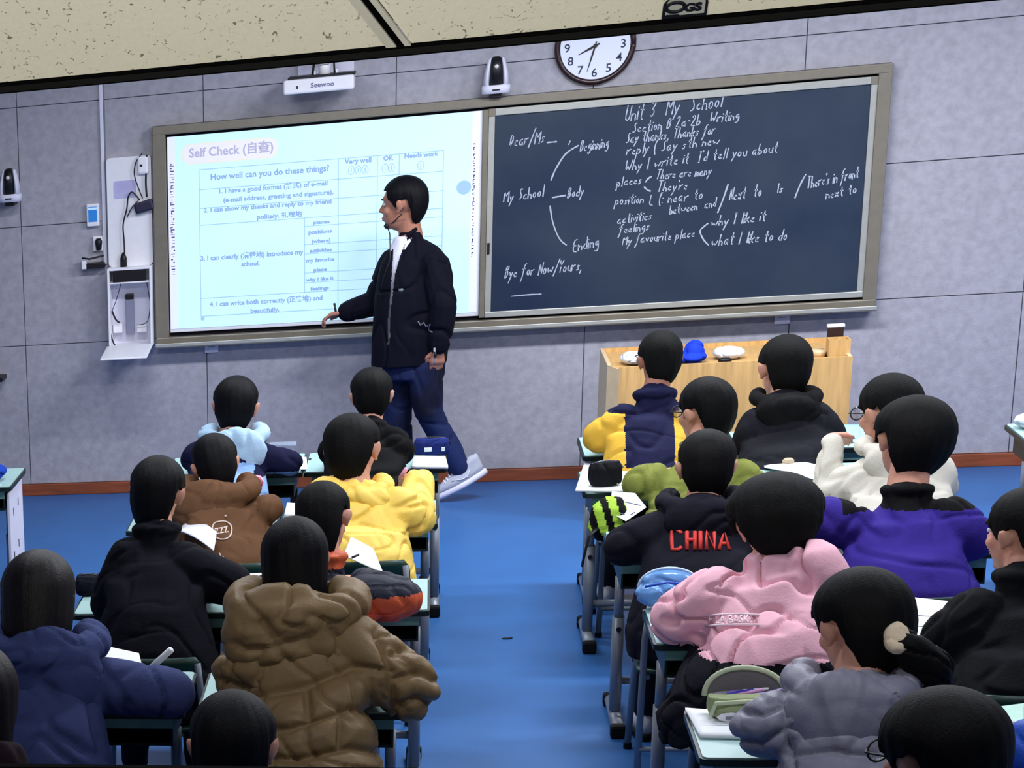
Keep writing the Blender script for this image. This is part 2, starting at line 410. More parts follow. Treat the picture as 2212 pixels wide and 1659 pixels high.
BODIES = 0
def student(label, hy, box, sh, el, color, hairs='black', style='short', rx=.090, yaw=0, nod=0, tilt=0, ks=None,
            r_sh=.060, r_el=.055, r_wr=.042, ws_in=0.0, disp=None, mats=None, zone=None, hood=None, collar=True, hands=None,
            trousers=(24, 26, 34), skinm=skin, vol=1.0, seed=0.0, glasses=False, belly=.125, hipw=.17, hairtop=1.0, garment='jacket',
            hip_dx=0.0, lap=False, shoe=(200, 200, 205), chest=None, face=True, ck=.118, nape=-.140):
    """hy: depth of the head; box: (x_left, x_right, y_top) of the hair in the photograph frame;
    sh/el: left and right outer shoulder / elbow points in the same frame, turned into points at their own depth"""
    global BODIES; BODIES += 1
    xl, xr, yt = box
    P0 = atY((xl+xr)/2, yt, hy); pw = (xr-xl)/ppm(P0)
    k = ks or min(1.12, max(0.94, pw/.185)); volx = pw/(2*rx*k)
    vol = vol
    hc = np.array([P0[0], hy, P0[2]-.128*k*hairtop]); R = rot(yaw, nod, tilt)
    syL = atY(sh[0][0], sh[0][1], hy-.10); syR = atY(sh[1][0], sh[1][1], hy-.10)
    SL = np.array([syL[0]+r_sh, hy-.12, syL[2]-r_sh]); SR = np.array([syR[0]-r_sh, hy-.12, syR[2]-r_sh])
    mx = (SL[0]+SR[0])/2; zs = (SL[2]+SR[2])/2; wsd = (SR[0]-SL[0])/2; tl = (SR[2]-SL[2])/(2*wsd)
    eL = atY(el[0][0], el[0][1], hy-.12); eR = atY(el[1][0], el[1][1], hy-.12)
    EL = np.array([eL[0]+r_el, hy-.12, max(eL[2]+r_el*.8, .60)]); ER = np.array([eR[0]-r_el, hy-.12, max(eR[2]+r_el*.8, .60)])
    hands = hands or ((-.10, .22, .705), (.10, .22, .705))
    HL = np.array([mx+hands[0][0], hy+hands[0][1], hands[0][2]]); HR = np.array([mx+hands[1][0], hy+hands[1][1], hands[1][2]])
    hip = np.array([mx+hip_dx, hy-.31, .46]); neck = np.array([(mx*.4+hc[0]*.6), hy-.07, max(zs+.03, hc[2]-(ck-.0006*nod)*k)])
    root = empty('person', (hip[0], hip[1], 0), label, 'person', None)
    # body: one continuous skin surface
    b = MB(); head_caps(b, hc, R, k, neck)
    b.capsule(neck, (mx, hy-.14, zs-.06), .052, .055); b.loft([(hip[0], hip[1], .44, .13, .10), (mx, hy-.22, .62, .12, .09), (mx, hy-.145, zs-.08, wsd*.6, .065, tl), (mx, hy-.12, zs-.03, wsd*.4, .045, tl)], 18)
    for S, E_, H in ((SL, EL, HL), (SR, ER, HR)):
        b.capsule(S, E_, .042, .036); d = H-E_; d /= np.linalg.norm(d); W_ = H-d*.02; b.capsule(E_, W_, .036, .024)
    hand_caps(b, HL, (.45, 1, -.15), (-.1, 0.1, 1), 1, .45, .92); hand_caps(b, HR, (-.45, 1, -.15), (.1, .1, 1), -1, .6, .92)
    for s in (-1, 1):
        K = np.array([hip[0]+s*.10, hip[1]+.36, .485]); A = np.array([hip[0]+s*.11, hip[1]+.40, .10])
        b.capsule((hip[0]+s*.08, hip[1], .47), K, .055, .042); b.capsule(K, A, .040, .028); b.capsule(A, A+np.array([0, .12, -.06]), .028, .025)
    organic(b, 'body', skinm, root, .0075, 3)
    if face: face_parts(hc, R, k, root)
    # trousers and shoes
    t = MB(); t.loft([(hip[0], hip[1], .405, .14, .12), (hip[0], hip[1], .47, hipw, .125), (hip[0], hip[1]+.02, .56, hipw*.92, .115)], 20)
    for s in (-1, 1):
        K = np.array([hip[0]+s*.10, hip[1]+.36, .485]); A = np.array([hip[0]+s*.11, hip[1]+.38, .12])
        t.capsule((hip[0]+s*.08, hip[1], .475), K, .076, .06); t.capsule(K, A, .058, .052)
    organic(t, 'trousers', cloth('trouser_%d_%d_%d' % trousers, trousers), root, .014, 5, folds(.004, 20, seed))
    for s in (-1, 1):
        A = np.array([hip[0]+s*.11, hip[1]+.40, .0])
        q = MB().loft([(A[0], A[1]+.05, .004, .042, .125), (A[0], A[1]+.05, .03, .044, .128)], 18, 0).loft([(A[0], A[1]+.05, .03, .042, .122), (A[0], A[1]+.04, .06, .038, .105), (A[0], A[1]-.005, .10, .034, .055)], 18, 1)
        q.build('shoe', None, root, True, [rubber, cloth('shoe_%d' % shoe[0], shoe)])
    # upper garment
    cw = chest or max(.15, wsd*.98)
    j = MB(); j.loft([(hip[0], hip[1], .41, hipw+.02, .14), (hip[0], hip[1]+.01, .50, hipw+.03, .15),
                      (hip[0]*.5+mx*.5, hy-.25, .64, (hipw+.03)*.5+cw*.5, belly+.012), (mx, hy-.19, (zs+.64)/2, cw+.01, belly, tl*.6),
                      (mx, hy-.155, zs-.06, cw+.02, .115, tl), (mx, hy-.13, zs+.01, wsd*.86, .088, tl),
                      ((mx+neck[0])/2, hy-.10, zs+.30*max(.07, neck[2]-zs), wsd*.60+.012, .080, tl), ((mx+neck[0]*2)/3, hy-.09, zs+.62*max(.07, neck[2]-zs), wsd*.34+.02, .070, tl*.5), (neck[0], hy-.085, max(zs+.07, neck[2]-.005), .070, .062)], 30, 0, 2.3)
    for S, E_, H in ((SL, EL, HL), (SR, ER, HR)):
        d = H-E_; j.capsule(S, S*.5+E_*.5+np.array([0, -.01, 0]), r_sh, (r_sh+r_el)/2+.004, 16); j.capsule(S*.5+E_*.5+np.array([0, -.01, 0]), E_, (r_sh+r_el)/2+.004, r_el, 16)
        j.capsule(E_, H-d*.12, r_el, r_wr, 16)
    if collar:
        for q in range(12):
            a0 = 2*math.pi*q/12; a1 = 2*math.pi*(q+1)/12
            g = lambda a: np.array([neck[0]+.064*math.cos(a), hy-.075+.060*math.sin(a), neck[2]+.012-.012*math.sin(a)])
            j.capsule(g(a0), g(a1), .020, .020, 8)
        j.capsule((neck[0], hy-.08, neck[2]-.04), (neck[0], hy-.08, neck[2]-.005), .07, .066)
    mm = cloth(color[0], color[1]) if isinstance(color, tuple) else color
    G = dict(mx=mx, zs=zs, SL=SL, SR=SR, EL=EL, ER=ER, neck=neck, hc=hc, hy=hy, hip=hip, HL=HL, HR=HR, k=k, R=R, wsd=wsd)
    zf = (lambda c_, n_: zone(c_, n_, G)) if zone else None
    jk = organic(j, garment, mm, root, .0078 if (zone or r_sh > .074) else .0105, 7 if zone else 5, disp or folds(.006, 20, seed+1), mats=mats, zone=zf)
    if hood:
        h = MB(); hcx, hz = neck[0], neck[2]; yb = hy-.13; sc = hood.get('s', 1.0); dr = hood.get('drop', .10); sx = hood.get('dx', 0.0)
        ring = [np.array([hcx+sc*.10*math.cos(a)+sx*.3, hy-.075+sc*.085*math.sin(a), hz+.020+.012*math.sin(a)]) for a in np.linspace(-math.pi*1.18, math.pi*.18, 12)]
        for a_, b_ in zip(ring, ring[1:]): h.capsule(a_, b_, .034*sc, .034*sc, 10)
        h.ell((hcx+sx, yb-.035, hz-dr*.35), (.115*sc, .050*sc, dr*.75+.02)); h.ell((hcx+sx*1.4, yb-.045, hz-dr), (.075*sc, .045*sc, .075*sc))
        organic(h, 'hood', hood.get('m', mm), root, .009, 4, hood.get('disp') or folds(.007, 24, seed+4))
    hm = HAIR[hairs] if isinstance(hairs, str) else hairs
    ho = hair('hair', hc, R, k, hm, root, style, rx*volx if volx < 1.35 else rx*1.35, seed, vol, hairtop, nape)
    if glasses:
        P = lambda x, y, z: hc+R @ (np.array([x, y, z])*k)
        g = MB()
        for s in (-1, 1):
            rim = [P(s*.034+.026*math.cos(a), .098, .002+.021*math.sin(a)) for a in np.linspace(0, 2*math.pi, 17)]
            g.tube(rim, .0022*k, 6); g.tube([P(s*.060, .098, .008), P(s*.078, .085, .008), P(s*.083, .0, .004)], .0022*k, 6)
        g.tube([P(-.009, .100, .004), P(.009, .100, .004)], .002*k, 6)
        gl = g.build('glasses', blackm, root, True)
        L = MB()
        for s in (-1, 1): L.cyl(P(s*.034, .098, .002), R @ np.array([0, 1, 0]), .025*k, .0015, 16)
        L.build('lens', mat('spectacle_lens', (235, 240, 245), 0.02, 0.3, trans=1.0, alpha=.25), gl, True)
    G['root'] = root; G['garment'] = jk
    settle(root)
    return G

# ================================================================== THE ROOM
X0, X1, Y0, ZC = -2.6, 6.4, -15.2, 3.1
struct(MB().box((X0, Y0, -.08), (X1, .12, 0)).build('floor', vinyl))
struct(MB().box((X0, Y0, ZC), (X1, .12, ZC+.08)).build('ceiling', ceilm))
struct(MB().box((X0-.1, Y0, 0), (X0, .12, ZC)).build('wall_left', wallp))
struct(MB().box((X1, Y0, 0), (X1+.1, .12, ZC)).build('wall_right', wallp))
struct(MB().box((X0, Y0-.1, 0), (X1, Y0, ZC)).build('wall_back', darkwall))
wf = struct(MB().box((X0, .0, 0), (X1, .12, ZC)).build('wall_front', groove))
gx = [X0, -1.72, -.736, .266, 1.246, 2.194, 3.154, 4.179, 5.2, X1]
gz = [.066, .8705, 1.538, 2.188, 2.84, ZC]
for i in range(len(gx)-1):
    for jz in range(len(gz)-1):
        MB().box((gx[i]+.002, -.012, gz[jz]+.002), (gx[i+1]-.002, .0, gz[jz+1]-.002), 0, .002).build('wall_panel', felt, wf)
struct(MB().box((X0, -.028, 0), (X1, -.0, .066), 0, .004).build('baseboard_front', brownwood))
WY = -.012   # face of the wall panels

# screen bezel and the ceiling beyond it, built as window head, sill rail, soffit
YB = -10.0; zb0, zb1 = 2.5785, 2.5925
th = math.radians(47)
hd = struct(MB().box((X0, YB-.03, zb0-.001), (X1, YB+.03, zb1), 0, .002).build('trim_1', blackmetal))
MB().box((X0, YB-.034, zb0+.001), (X1, YB-.030, zb0+.0085)).build('trim_lip', greymetal, hd)
sl = struct(MB().box((X0, YB-.03, 1.590), (X1, YB-.012, 1.6260), 0, .002).build('trim_2', blackmetal))
MB().box((X0, YB-.033, 1.6180), (X1, YB-.0295, 1.6200)).build('trim_lip', mat('grey_rail_lip', (70, 72, 74), .4, .5, noise=.05), sl)
part = MB().box((X0, YB-.06, 0), (X1, YB+.02, 1.590)).build('wall_partition', darkwall); struct(part)
tilem = bpy.data.materials.new('mineral_fibre_tile'); tilem.use_nodes = True
nt = tilem.node_tree; bs = nt.nodes['Principled BSDF']; bs.inputs['Roughness'].default_value = .95; bs.inputs['Specular IOR Level'].default_value = .1
tc = nt.nodes.new('ShaderNodeTexCoord'); mp = nt.nodes.new('ShaderNodeMapping'); nt.links.new(tc.outputs['Object'], mp.inputs[0])
nz = nt.nodes.new('ShaderNodeTexNoise'); nz.inputs['Scale'].default_value = 95; nz.inputs['Detail'].default_value = 3; nz.inputs['Distortion'].default_value = 1.6
nt.links.new(mp.outputs[0], nz.inputs[0])
rp = nt.nodes.new('ShaderNodeValToRGB'); e = rp.color_ramp.elements; e[0].position = .30; e[0].color = (*lin((116, 112, 98)), 1); e[1].position = .36; e[1].color = (*lin((204, 201, 186)), 1)
nt.links.new(nz.outputs[0], rp.inputs[0])
nz2 = nt.nodes.new('ShaderNodeTexNoise'); nz2.inputs['Scale'].default_value = 150; nt.links.new(mp.outputs[0], nz2.inputs[0])
mx_ = nt.nodes.new('ShaderNodeMixRGB'); mx_.blend_type = 'MULTIPLY'; mx_.inputs[0].default_value = .12
nt.links.new(rp.outputs[0], mx_.inputs[1]); nt.links.new(nz2.outputs[0], mx_.inputs[2]); nt.links.new(mx_.outputs[0], bs.inputs['Base Color'])
bp = nt.nodes.new('ShaderNodeBump'); bp.inputs['Strength'].default_value = .35; bp.inputs['Distance'].default_value = .004
nt.links.new(rp.outputs[0], bp.inputs['Height']); nt.links.new(bp.outputs[0], bs.inputs['Normal'])
def sof(px, py):
    # where the line of sight meets the sloping soffit plane
    d = ray(px, py); a = np.array([0, YB-.03, zb1]); nrm = np.array([0, math.sin(th), math.cos(th)])
    return CAM+d*((a-CAM) @ nrm)/(d @ nrm)
A_, B_ = sof(865, 97), sof(790, 0); dv = (B_-A_)/(B_[2]-A_[2])
lowp = A_+dv*(zb1-A_[2]); top = A_+dv*(ZC-A_[2]); off = np.array([0, .02, .02])
sf = struct(MB().prism([(X0, YB-.03+.03, zb1+.03), (X1, YB-.03+.03, zb1+.03), (X1, top[1]+.03, ZC+.03), (X0, top[1]+.03, ZC+.03)], off).build('ceiling_soffit', darkwall))
gap = .010
def slab(pts, name, m): return MB().prism(pts, np.array([0, .014, .013])).build(name, m, sf)
slab([(X0, YB-.03, zb1), lowp-np.array([gap, 0, 0]), top-np.array([gap, 0, 0]), (X0, top[1], ZC)], 'ceiling_tile', tilem)
slab([lowp+np.array([gap*1.4, 0, 0]), (X1, YB-.03, zb1), (X1, top[1], ZC), top+np.array([gap*1.4, 0, 0])], 'ceiling_tile', tilem)
ins = np.array([0, -.002, -.002])
tbar = mat('tile_edge_grey', (176, 174, 164), .6, .3, noise=.08)
def strip(xa, xb, m, name, o2=0.0):
    q = np.array([0, -.003-o2, -.003-o2])
    MB().prism([lowp+np.array([xa, 0, 0])+q, lowp+np.array([xb, 0, 0])+q, top+np.array([xb, 0, 0])+q, top+np.array([xa, 0, 0])+q], np.array([0, .003, .003])).build(name, m, sf)
strip(-.016, -.004, tbar, 'grid_flange'); strip(.006, .013, tbar, 'grid_flange'); strip(-.004, .006, blackmetal, 'grid_channel', -.002)

# small sign standing on the black bezel bar
def sign():
    a = atY(1430, 40, YB-.04); b = atY(1527, 30, YB-.04); wd = b[0]-a[0]; z0 = zb1; x0 = a[0]; hgt = .027
    r = empty('bezel_sign', (x0+wd/2, YB-.04, z0), 'small white rounded sign with black border and letters standing on the black screen bezel', 'sign')
    n = 14; pts = [(x0, z0), (x0+wd, z0)]+[(x0+wd/2+wd/2*math.cos(t), z0+hgt*.55+hgt*.45*math.sin(t)) for t in np.linspace(0, math.pi, n)]
    MB().prism([(p[0], YB-.038, p[1]) for p in pts], (0, .004, 0)).build('sign_border', blackm, r)
    cxx = x0+wd/2; inn = [(cxx+(p[0]-cxx)*.87, z0+.003+(p[1]-z0)*.88) for p in pts]
    MB().prism([(p[0], YB-.0395, p[1]) for p in inn], (0, .0015, 0)).build('sign_face', mat('sign_face', (150, 152, 148), .6, noise=.05), r)
    MB().prism([(x0+.002, YB-.041, z0+.001), (x0+wd*.45, YB-.041, z0+.001), (x0+wd*.36, YB-.041, z0+.004), (x0+.004, YB-.041, z0+.0045)], (0, .0015, 0)).build('sign_base', blackm, r)
    ring = [(x0+wd*.27+.010*math.cos(t), YB-.0415, z0+.0125+.0055*math.sin(t)) for t in np.linspace(0, 2*math.pi, 20)]
    MB().tube(ring, .0022, 6).build('sign_ring', blackm, r)
    t = text_obj('GS', .0125, blackm, x0+wd*.47, YB-.0412, z0+.0065, .0012, bold=.0007, width=wd*.40); t.parent = r; t.name = 'lettering'
    for o_ in r.children:
        me = o_.data; co = np.empty(len(me.vertices)*3); me.vertices.foreach_get('co', co); co = co.reshape(-1, 3)
        co[:, 1] -= .9325*(co[:, 2]-zb1)-.002; me.vertices.foreach_set('co', co.ravel())
    settle(r)
def text_obj(s_, size, m, x, y, z, thick=.0004, bold=0.0, width=None, align='LEFT', shear=0.0, name='lettering'):
    cu = bpy.data.curves.new(name, 'FONT'); cu.body = s_; cu.size = size; cu.extrude = thick; cu.offset = bold; cu.align_x = align; cu.shear = shear
    cu.resolution_u = 3
    o = bpy.data.objects.new(name, cu); TMP.objects.link(o)
    dg = bpy.context.evaluated_depsgraph_get(); me = bpy.data.meshes.new_from_object(o.evaluated_get(dg))
    bpy.data.objects.remove(o); bpy.data.curves.remove(cu)
    n = len(me.vertices); co = np.empty(n*3); me.vertices.foreach_get('co', co); co = co.reshape(-1, 3)
    if width and n:
        wx = co[:, 0].max()-co[:, 0].min(); k_ = width/wx
        co[:, 0] = (co[:, 0]-(0 if align == 'LEFT' else 0))*k_
    out = np.stack([x+co[:, 0], y-co[:, 2], z+co[:, 1]], 1)
    me.vertices.foreach_set('co', out.ravel()); me.materials.clear(); me.materials.append(m); me.update()
    ob = bpy.data.objects.new(name, me); C.objects.link(ob)
    return ob
sign()

# ceiling light fittings above each lamp
for i, (lx, ly, lp) in enumerate(LAMPS):
    col_ = 'left' if lx < 1 else ('middle' if lx < 2.9 else 'right'); col_ = 'middle' if lx == 3.0 else col_
    r = empty('ceiling_light', (lx, ly, ZC), 'flush LED ceiling light in the %s column, %s' % (col_, 'nearest the board' if ly > -3 else ('over the middle rows' if ly > -6 else 'over the last rows')), 'light', 'ceiling lights over the classroom')
    MB().box((lx-.62, ly-.17, 3.065), (lx+.62, ly+.17, ZC), 0, .006).build('frame', alu, r)
    MB().box((lx-.59, ly-.14, 3.055), (lx+.59, ly+.14, 3.066)).build('diffuser', mat('lamp_diffuser', (235, 238, 245), .4, emit=(235, 240, 255), estr=1.5), r)
    settle(r)

# ================================================================== THE BOARD
screen = mat('projected_slide_surface', (190, 215, 225), .6, .2, emit=(176, 222, 248), estr=.62)
sidebar = mat('projected_side_strip', (200, 205, 225), .6, .2, emit=(206, 212, 246), estr=.62)
sltxt = mat('projected_slide_ink', (120, 140, 175), .7, .1, emit=(140, 170, 222), estr=.55)
slline = mat('projected_table_line', (140, 165, 185), .7, .1, emit=(146, 190, 214), estr=.62)
pill = mat('projected_title_pill', (200, 200, 205), .7, .1, emit=(216, 214, 222), estr=.62)
pilledge = mat('projected_pill_edge', (200, 195, 180), .7, .1, emit=(220, 212, 190), estr=.62)
sphere_c = mat('projected_blue_dot', (140, 165, 200), .7, .1, emit=(142, 182, 236), estr=.6)
strip_ink = mat('side_strip_ink', (60, 62, 110), .7, .1, emit=(70, 70, 130), estr=.3)
BW, ZB, ZT = 3.529, .851, 2.024
FY = -.085
br = empty('sliding_board', (BW/2, WY, ZB), 'long taupe metal framed board with projected whiteboard and dark chalkboard under the clock', 'board')
MB().box((0, -.04, ZB), (BW, WY, ZT)).build('back_plate', mat('board_recess', (22, 20, 28), .8, .1, noise=.1), br)
MB().box((0, FY, ZT-.046), (BW, WY, ZT), 0, .005).build('frame_rail', taupe, br)
MB().box((0, FY, ZB-.01), (BW, WY, ZB+.032), 0, .005).build('frame_rail', taupe, br)
MB().box((.001, FY+.002, ZB+.03), (.070, WY, ZT-.044), 0, .003).build('frame_post', taupe, br)
MB().box((BW-.060, FY+.002, ZB+.03), (BW-.001, WY, ZT-.044), 0, .003).build('frame_post', taupe, br)
MB().box((0, FY-.035, ZB-.022), (BW, FY+.002, ZB-.004), 0, .004).build('chalk_tray', taupe, br)
MB().box((0, FY-.037, ZB-.016), (BW, FY-.030, ZB+.004), 0, .003).build('tray_lip', alu, br)
# whiteboard with the slide
wl = MB().box((.075, -.055, .905), (1.672, -.040, 1.962), 0, .003).build('whiteboard', white, br)
SX0, SX1, SZ0, SZ1 = .118, 1.622, .925, 1.962
MB().box((SX0, -.058, SZ0), (SX1, -.0545, SZ1)).build('projected_slide', screen, wl)
MB().box((.079, -.0575, SZ0), (SX0, -.0545, SZ1)).build('side_strip', sidebar, wl)
MB().box((SX1, -.0575, SZ0), (1.660, -.0545, SZ1)).build('side_strip', sidebar, wl)
SY = -.0584
def bp_(px, py): p = atY(px, py, SY); return p[0], p[2]
def bar(mb, a, b, wd=.004):
    a = np.array(a); b = np.array(b); d = b-a; L = np.linalg.norm(d); n_ = np.array([-d[1], d[0]])/L*wd/2
    mb.prism([(a[0]+n_[0], SY, a[1]+n_[1]), (b[0]+n_[0], SY, b[1]+n_[1]), (b[0]-n_[0], SY, b[1]-n_[1]), (a[0]-n_[0], SY, a[1]-n_[1])], (0, .0006, 0))
tl_ = MB()
xa, xb_, xc_, xd_, xe_ = bp_(430, 380)[0], bp_(731, 400)[0], bp_(815, 390)[0], bp_(862, 380)[0], bp_(957, 400)[0]
rows = [bp_(731, 343)[1], bp_(600, 397)[1], bp_(600, 438)[1], bp_(600, 475)[1], bp_(600, 635)[1], bp_(600, 674)[1]]
for z_ in rows[:5]: bar(tl_, (xa, z_), (xe_, z_))
bar(tl_, (xa, rows[5]), (bp_(720, 668)[0], rows[5]))
for x_ in (xa, xb_, xe_): bar(tl_, (x_, rows[0]), (x_, rows[5]))
bar(tl_, (xc_, rows[0]), (xc_, rows[5])); bar(tl_, (xd_, rows[0]), (xd_, rows[1]))
xs = bp_(658, 560)[0]; bar(tl_, (xs, rows[3]), (xs, rows[4]))
for py in (487, 527, 547, 588, 609): 
    z_ = bp_(690, py)[1]; bar(tl_, (xs, z_), (xe_, z_), .0035)
tl_.build('table_lines', slline, wl)
def rr(x0, x1, z0, z1, r, y):
    pts = []
    for cx_, cz_, a0 in ((x1-r, z1-r, 0), (x0+r, z1-r, 90), (x0+r, z0+r, 180), (x1-r, z0+r, 270)):
        for q in range(7):
            a = math.radians(a0+15*q); pts.append((cx_+r*math.cos(a), y, cz_+r*math.sin(a)))
    return pts
pa, pb = bp_(392, 333), bp_(601, 315); zc_ = (bp_(500, 325)[1])
MB().prism(rr(pa[0], pb[0], zc_-.056, zc_+.052, .05, SY+.0002)[::-1], (0, .0006, 0)).build('title_pill_edge', pilledge, wl)
MB().prism(rr(pa[0]+.005, pb[0]-.005, zc_-.051, zc_+.047, .045, SY-.0002)[::-1], (0, .0006, 0)).build('title_pill', pill, wl)
def stext(s_, px0, px1, py, size, m=None, bold=.0011):
    a = bp_(px0, py); b = bp_(px1, py); zz = bp_((px0+px1)/2, py)[1]
    o = text_obj(s_, size, m or sltxt, a[0], SY-.0006, zz, .0003, bold, width=b[0]-a[0], name='slide_text'); o.parent = wl
    return o
stext('Self Check (\u81ea\u67e5)', 408, 590, 333, .066, mat('projected_title_ink', (150, 150, 175), .7, .1, emit=(172, 172, 200), estr=.6), .0016)
stext('How well can you do these things?', 454, 710, 379, .046)
stext('Very well', 745, 803, 352, .036); stext('OK', 828, 850, 346, .034); stext('Needs work', 873, 947, 339, .034)
stext('1. I have a good format (\u683c\u5f0f) of e-mail', 471, 705, 409, .034)
stext('(e-mail address, greeting and signature).', 482, 720, 428, .034)
stext('2. I can show my thanks and reply to my friend', 440, 716, 449, .034)
stext('politely. \u793c\u8c8c\u5730', 555, 653, 470, .034)
stext('places', 676, 712, 483, .026); stext('positions', 666, 717, 504, .030); stext('(where)', 673, 714, 524, .028); stext('activities', 669, 717, 544, .028)
stext('my favorite', 661, 722, 565, .028); stext('place', 677, 706, 586, .028); stext('why I like it', 661, 722, 606, .026); stext('feelings', 671, 711, 626, .026)
stext('3. I can clearly (\u6e05\u695a\u5730) introduce my', 433, 655, 556, .036); stext('school.', 521, 561, 574, .034)
stext('4. I can write both correctly (\u6b63\u786e\u5730) and', 453, 697, 655, .036); stext('beautifully.', 541, 603, 674, .032)
em = MB()
for (px, py) in ((759, 368), (774, 367), (789, 366), (832, 363), (846, 362), (909, 357)):
    c_ = bp_(px, py); ring = [(c_[0]+.015*math.cos(t), SY-.0006, c_[1]+.022*math.sin(t)) for t in np.linspace(0, 2*math.pi, 15)]
    em.tube(ring, .003, 4, flat=.3); em.tube([(c_[0], SY-.0006, c_[1]-.012), (c_[0], SY-.0006, c_[1]+.010)], .004, 4, flat=.3)
em.build('smiley_rings', sltxt, wl)['kind'] = 'stuff'
c_ = bp_(1002, 405); MB().cyl((c_[0], SY, c_[1]), (0, 1, 0), .036, .0012, 28).build('blue_dot', sphere_c, wl)
c_ = bp_(438, 688); MB().cyl((c_[0], SY, c_[1]), (0, 1, 0), .011, .0012, 18).build('page_dot', slline, wl)
si = MB(); rnd = random.Random(4)
for X_ in ((.087, .110), (1.628, 1.640)):
    za, zb_ = (1.82, 1.22) if X_[0] < 1 else (1.80, 1.22)
    z_ = za
    while z_ > zb_:
        h_ = rnd.uniform(.004, .012); xw = rnd.uniform(.3, 1)*(X_[1]-X_[0]); x_ = X_[0]+rnd.uniform(0, X_[1]-X_[0]-xw)
        si.box((x_, -.0581, z_-h_*.5), (x_+xw, -.0574, z_)); 
        if rnd.random() < .5: si.box((x_, -.0581, z_-h_*1.6), (x_+.004, -.0574, z_))
        z_ -= h_+rnd.uniform(.004, .012)
si.build('tool_icons', strip_ink, wl)['kind'] = 'stuff'
# chalkboard leaf
cb = MB().box((1.729, -.062, .905), (3.465, -.045, 1.955), 0, .002).build('chalkboard', boardm, br)
ZA0, ZA1 = .895, 1.967
MB().box((1.700, -.072, ZA1-.036), (3.470, -.044, ZA1), 0, .003).build('leaf_rail', alu, cb)
MB().box((1.700, -.072, ZA0), (3.470, -.044, ZA0+.030), 0, .003).build('leaf_rail', alu, cb)
MB().box((1.700, -.0705, ZA0+.028), (1.730, -.044, ZA1-.034), 0, .002).build('leaf_post', alu, cb)
MB().box((3.441, -.0705, ZA0+.028), (3.4695, -.044, ZA1-.034), 0, .002).build('leaf_post', alu, cb)
MB().box((1.672, -.072, ZA0+.001), (1.699, -.040, ZA1-.001), 0, .003).build('leaf_post', taupe, br)
for a_, b_ in ((1.698, 1.733), (3.438, 3.474)): MB().box((a_, -.075, ZA1-.038), (b_, -.044, ZA1+.001), 0, .002).build('corner_cap', taupe, cb)
p_ = atY(1055, 537, -.07); MB().box((p_[0]-.006, -.078, p_[2]-.03), (p_[0]+.006, -.070, p_[2]+.03), 0, .003).build('pull_handle', blackm, cb)
# hand writing in chalk, stroke by stroke
G_ = {'a': '45 15 03 01 20 41 45 40 50', 'b': '0A 00;03 25 43 41 20 00', 'c': '44 25 03 01 20 41', 'd': '4A 40;44 25 03 01 20 41', 'e': '03 43 44 25 03 01 20 41',
 'f': '5A 3A 29 20 1x 0y;06 26 46', 'g': '45 15 03 11 31 45 4x 2y 0x', 'h': '0A 00;03 25 44 40', 'i': '05 00;07 08', 'k': '0A 00;45 02;13 40', 'l': '1A 10', 'm': '05 00;04 15 24 20;24 35 54 50',
 'n': '05 00;03 25 44 40', 'o': '25 04 01 20 41 44 25', 'p': '05 0y;04 25 44 41 20 01', 'r': '05 00;03 25 45', 's': '44 15 04 32 31 10 01', 't': '2A 21 30 40;06 46', 'u': '05 01 20 41;45 40',
 'v': '05 20 45', 'w': '05 10 34 50 75', 'x': '05 40;45 00', 'y': '05 12 21;45 0y', 'z': '05 45 00 40', 'A': '00 3A 60;14 54', 'B': '00 0A 3A 48 26 05;26 43 31 00', 'D': '00 0A 38 45 22 00', 'E': '4A 0A 00 40;05 35',
 'I': '1A 10;0A 2A;00 20', 'L': '0A 00 40', 'M': '00 0A 34 6A 60', 'N': '00 0A 40 4A', 'S': '49 2A 08 34 42 20 01', 'T': '0A 6A;3A 30', 'U': '0A 01 20 41 4A', 'W': '0A 10 36 50 7A', 'Y': '0A 25 4A;25 20',
 '3': '09 2A 4A 48 26 15;15 35 43 31 10 01', '2': '08 1A 3A 48 36 00;00 20 50', '1': '1A 10', '/': '0x 5B', '(': '2B 08 02 2x', '<': '36 03 30', '>': '06 33 00', ',': '11 0x', '\'': '0A 08', '-': '05 35', '_': '00 60', ':': '06 05;02 01', '.': '00 01', ' ': ''}
YM = {c: i for i, c in enumerate('0123456789')}; YM.update({'A': 10, 'B': 12, 'x': -2, 'y': -4})
rw = random.Random(11); CYb = -.0628
def cp_(px, py): p = atY(px, py, CYb); return np.array([p[0], p[2]])
def ribbon(mb, pts, wd):
    # a flat chalk stroke with a slightly uneven width
    pts = [np.array(p) for p in pts]
    q = [pts[0]]
    for a, b in zip(pts, pts[1:]):
        L = np.linalg.norm(b-a); n_ = max(1, int(L/.012))
        for i in range(1, n_+1): q.append(a+(b-a)*i/n_)
    for i in range(1, len(q)-1): q[i] = (q[i-1]+2*q[i]+q[i+1])/4
    L_, R_ = [], []
    for i, p in enumerate(q):
        t = q[min(i+1, len(q)-1)]-q[max(0, i-1)]; t = t/(np.linalg.norm(t)+1e-9); n_ = np.array([-t[1], t[0]])
        h_ = wd*rw.uniform(.35, .62)
        L_.append(p+n_*h_); R_.append(p-n_*h_)
    n = len(q); v = [(p[0], CYb, p[1]) for p in L_]+[(p[0], CYb, p[1]) for p in R_]
    mb.add(v, [(i, i+1, n+i+1, n+i) for i in range(n-1)])
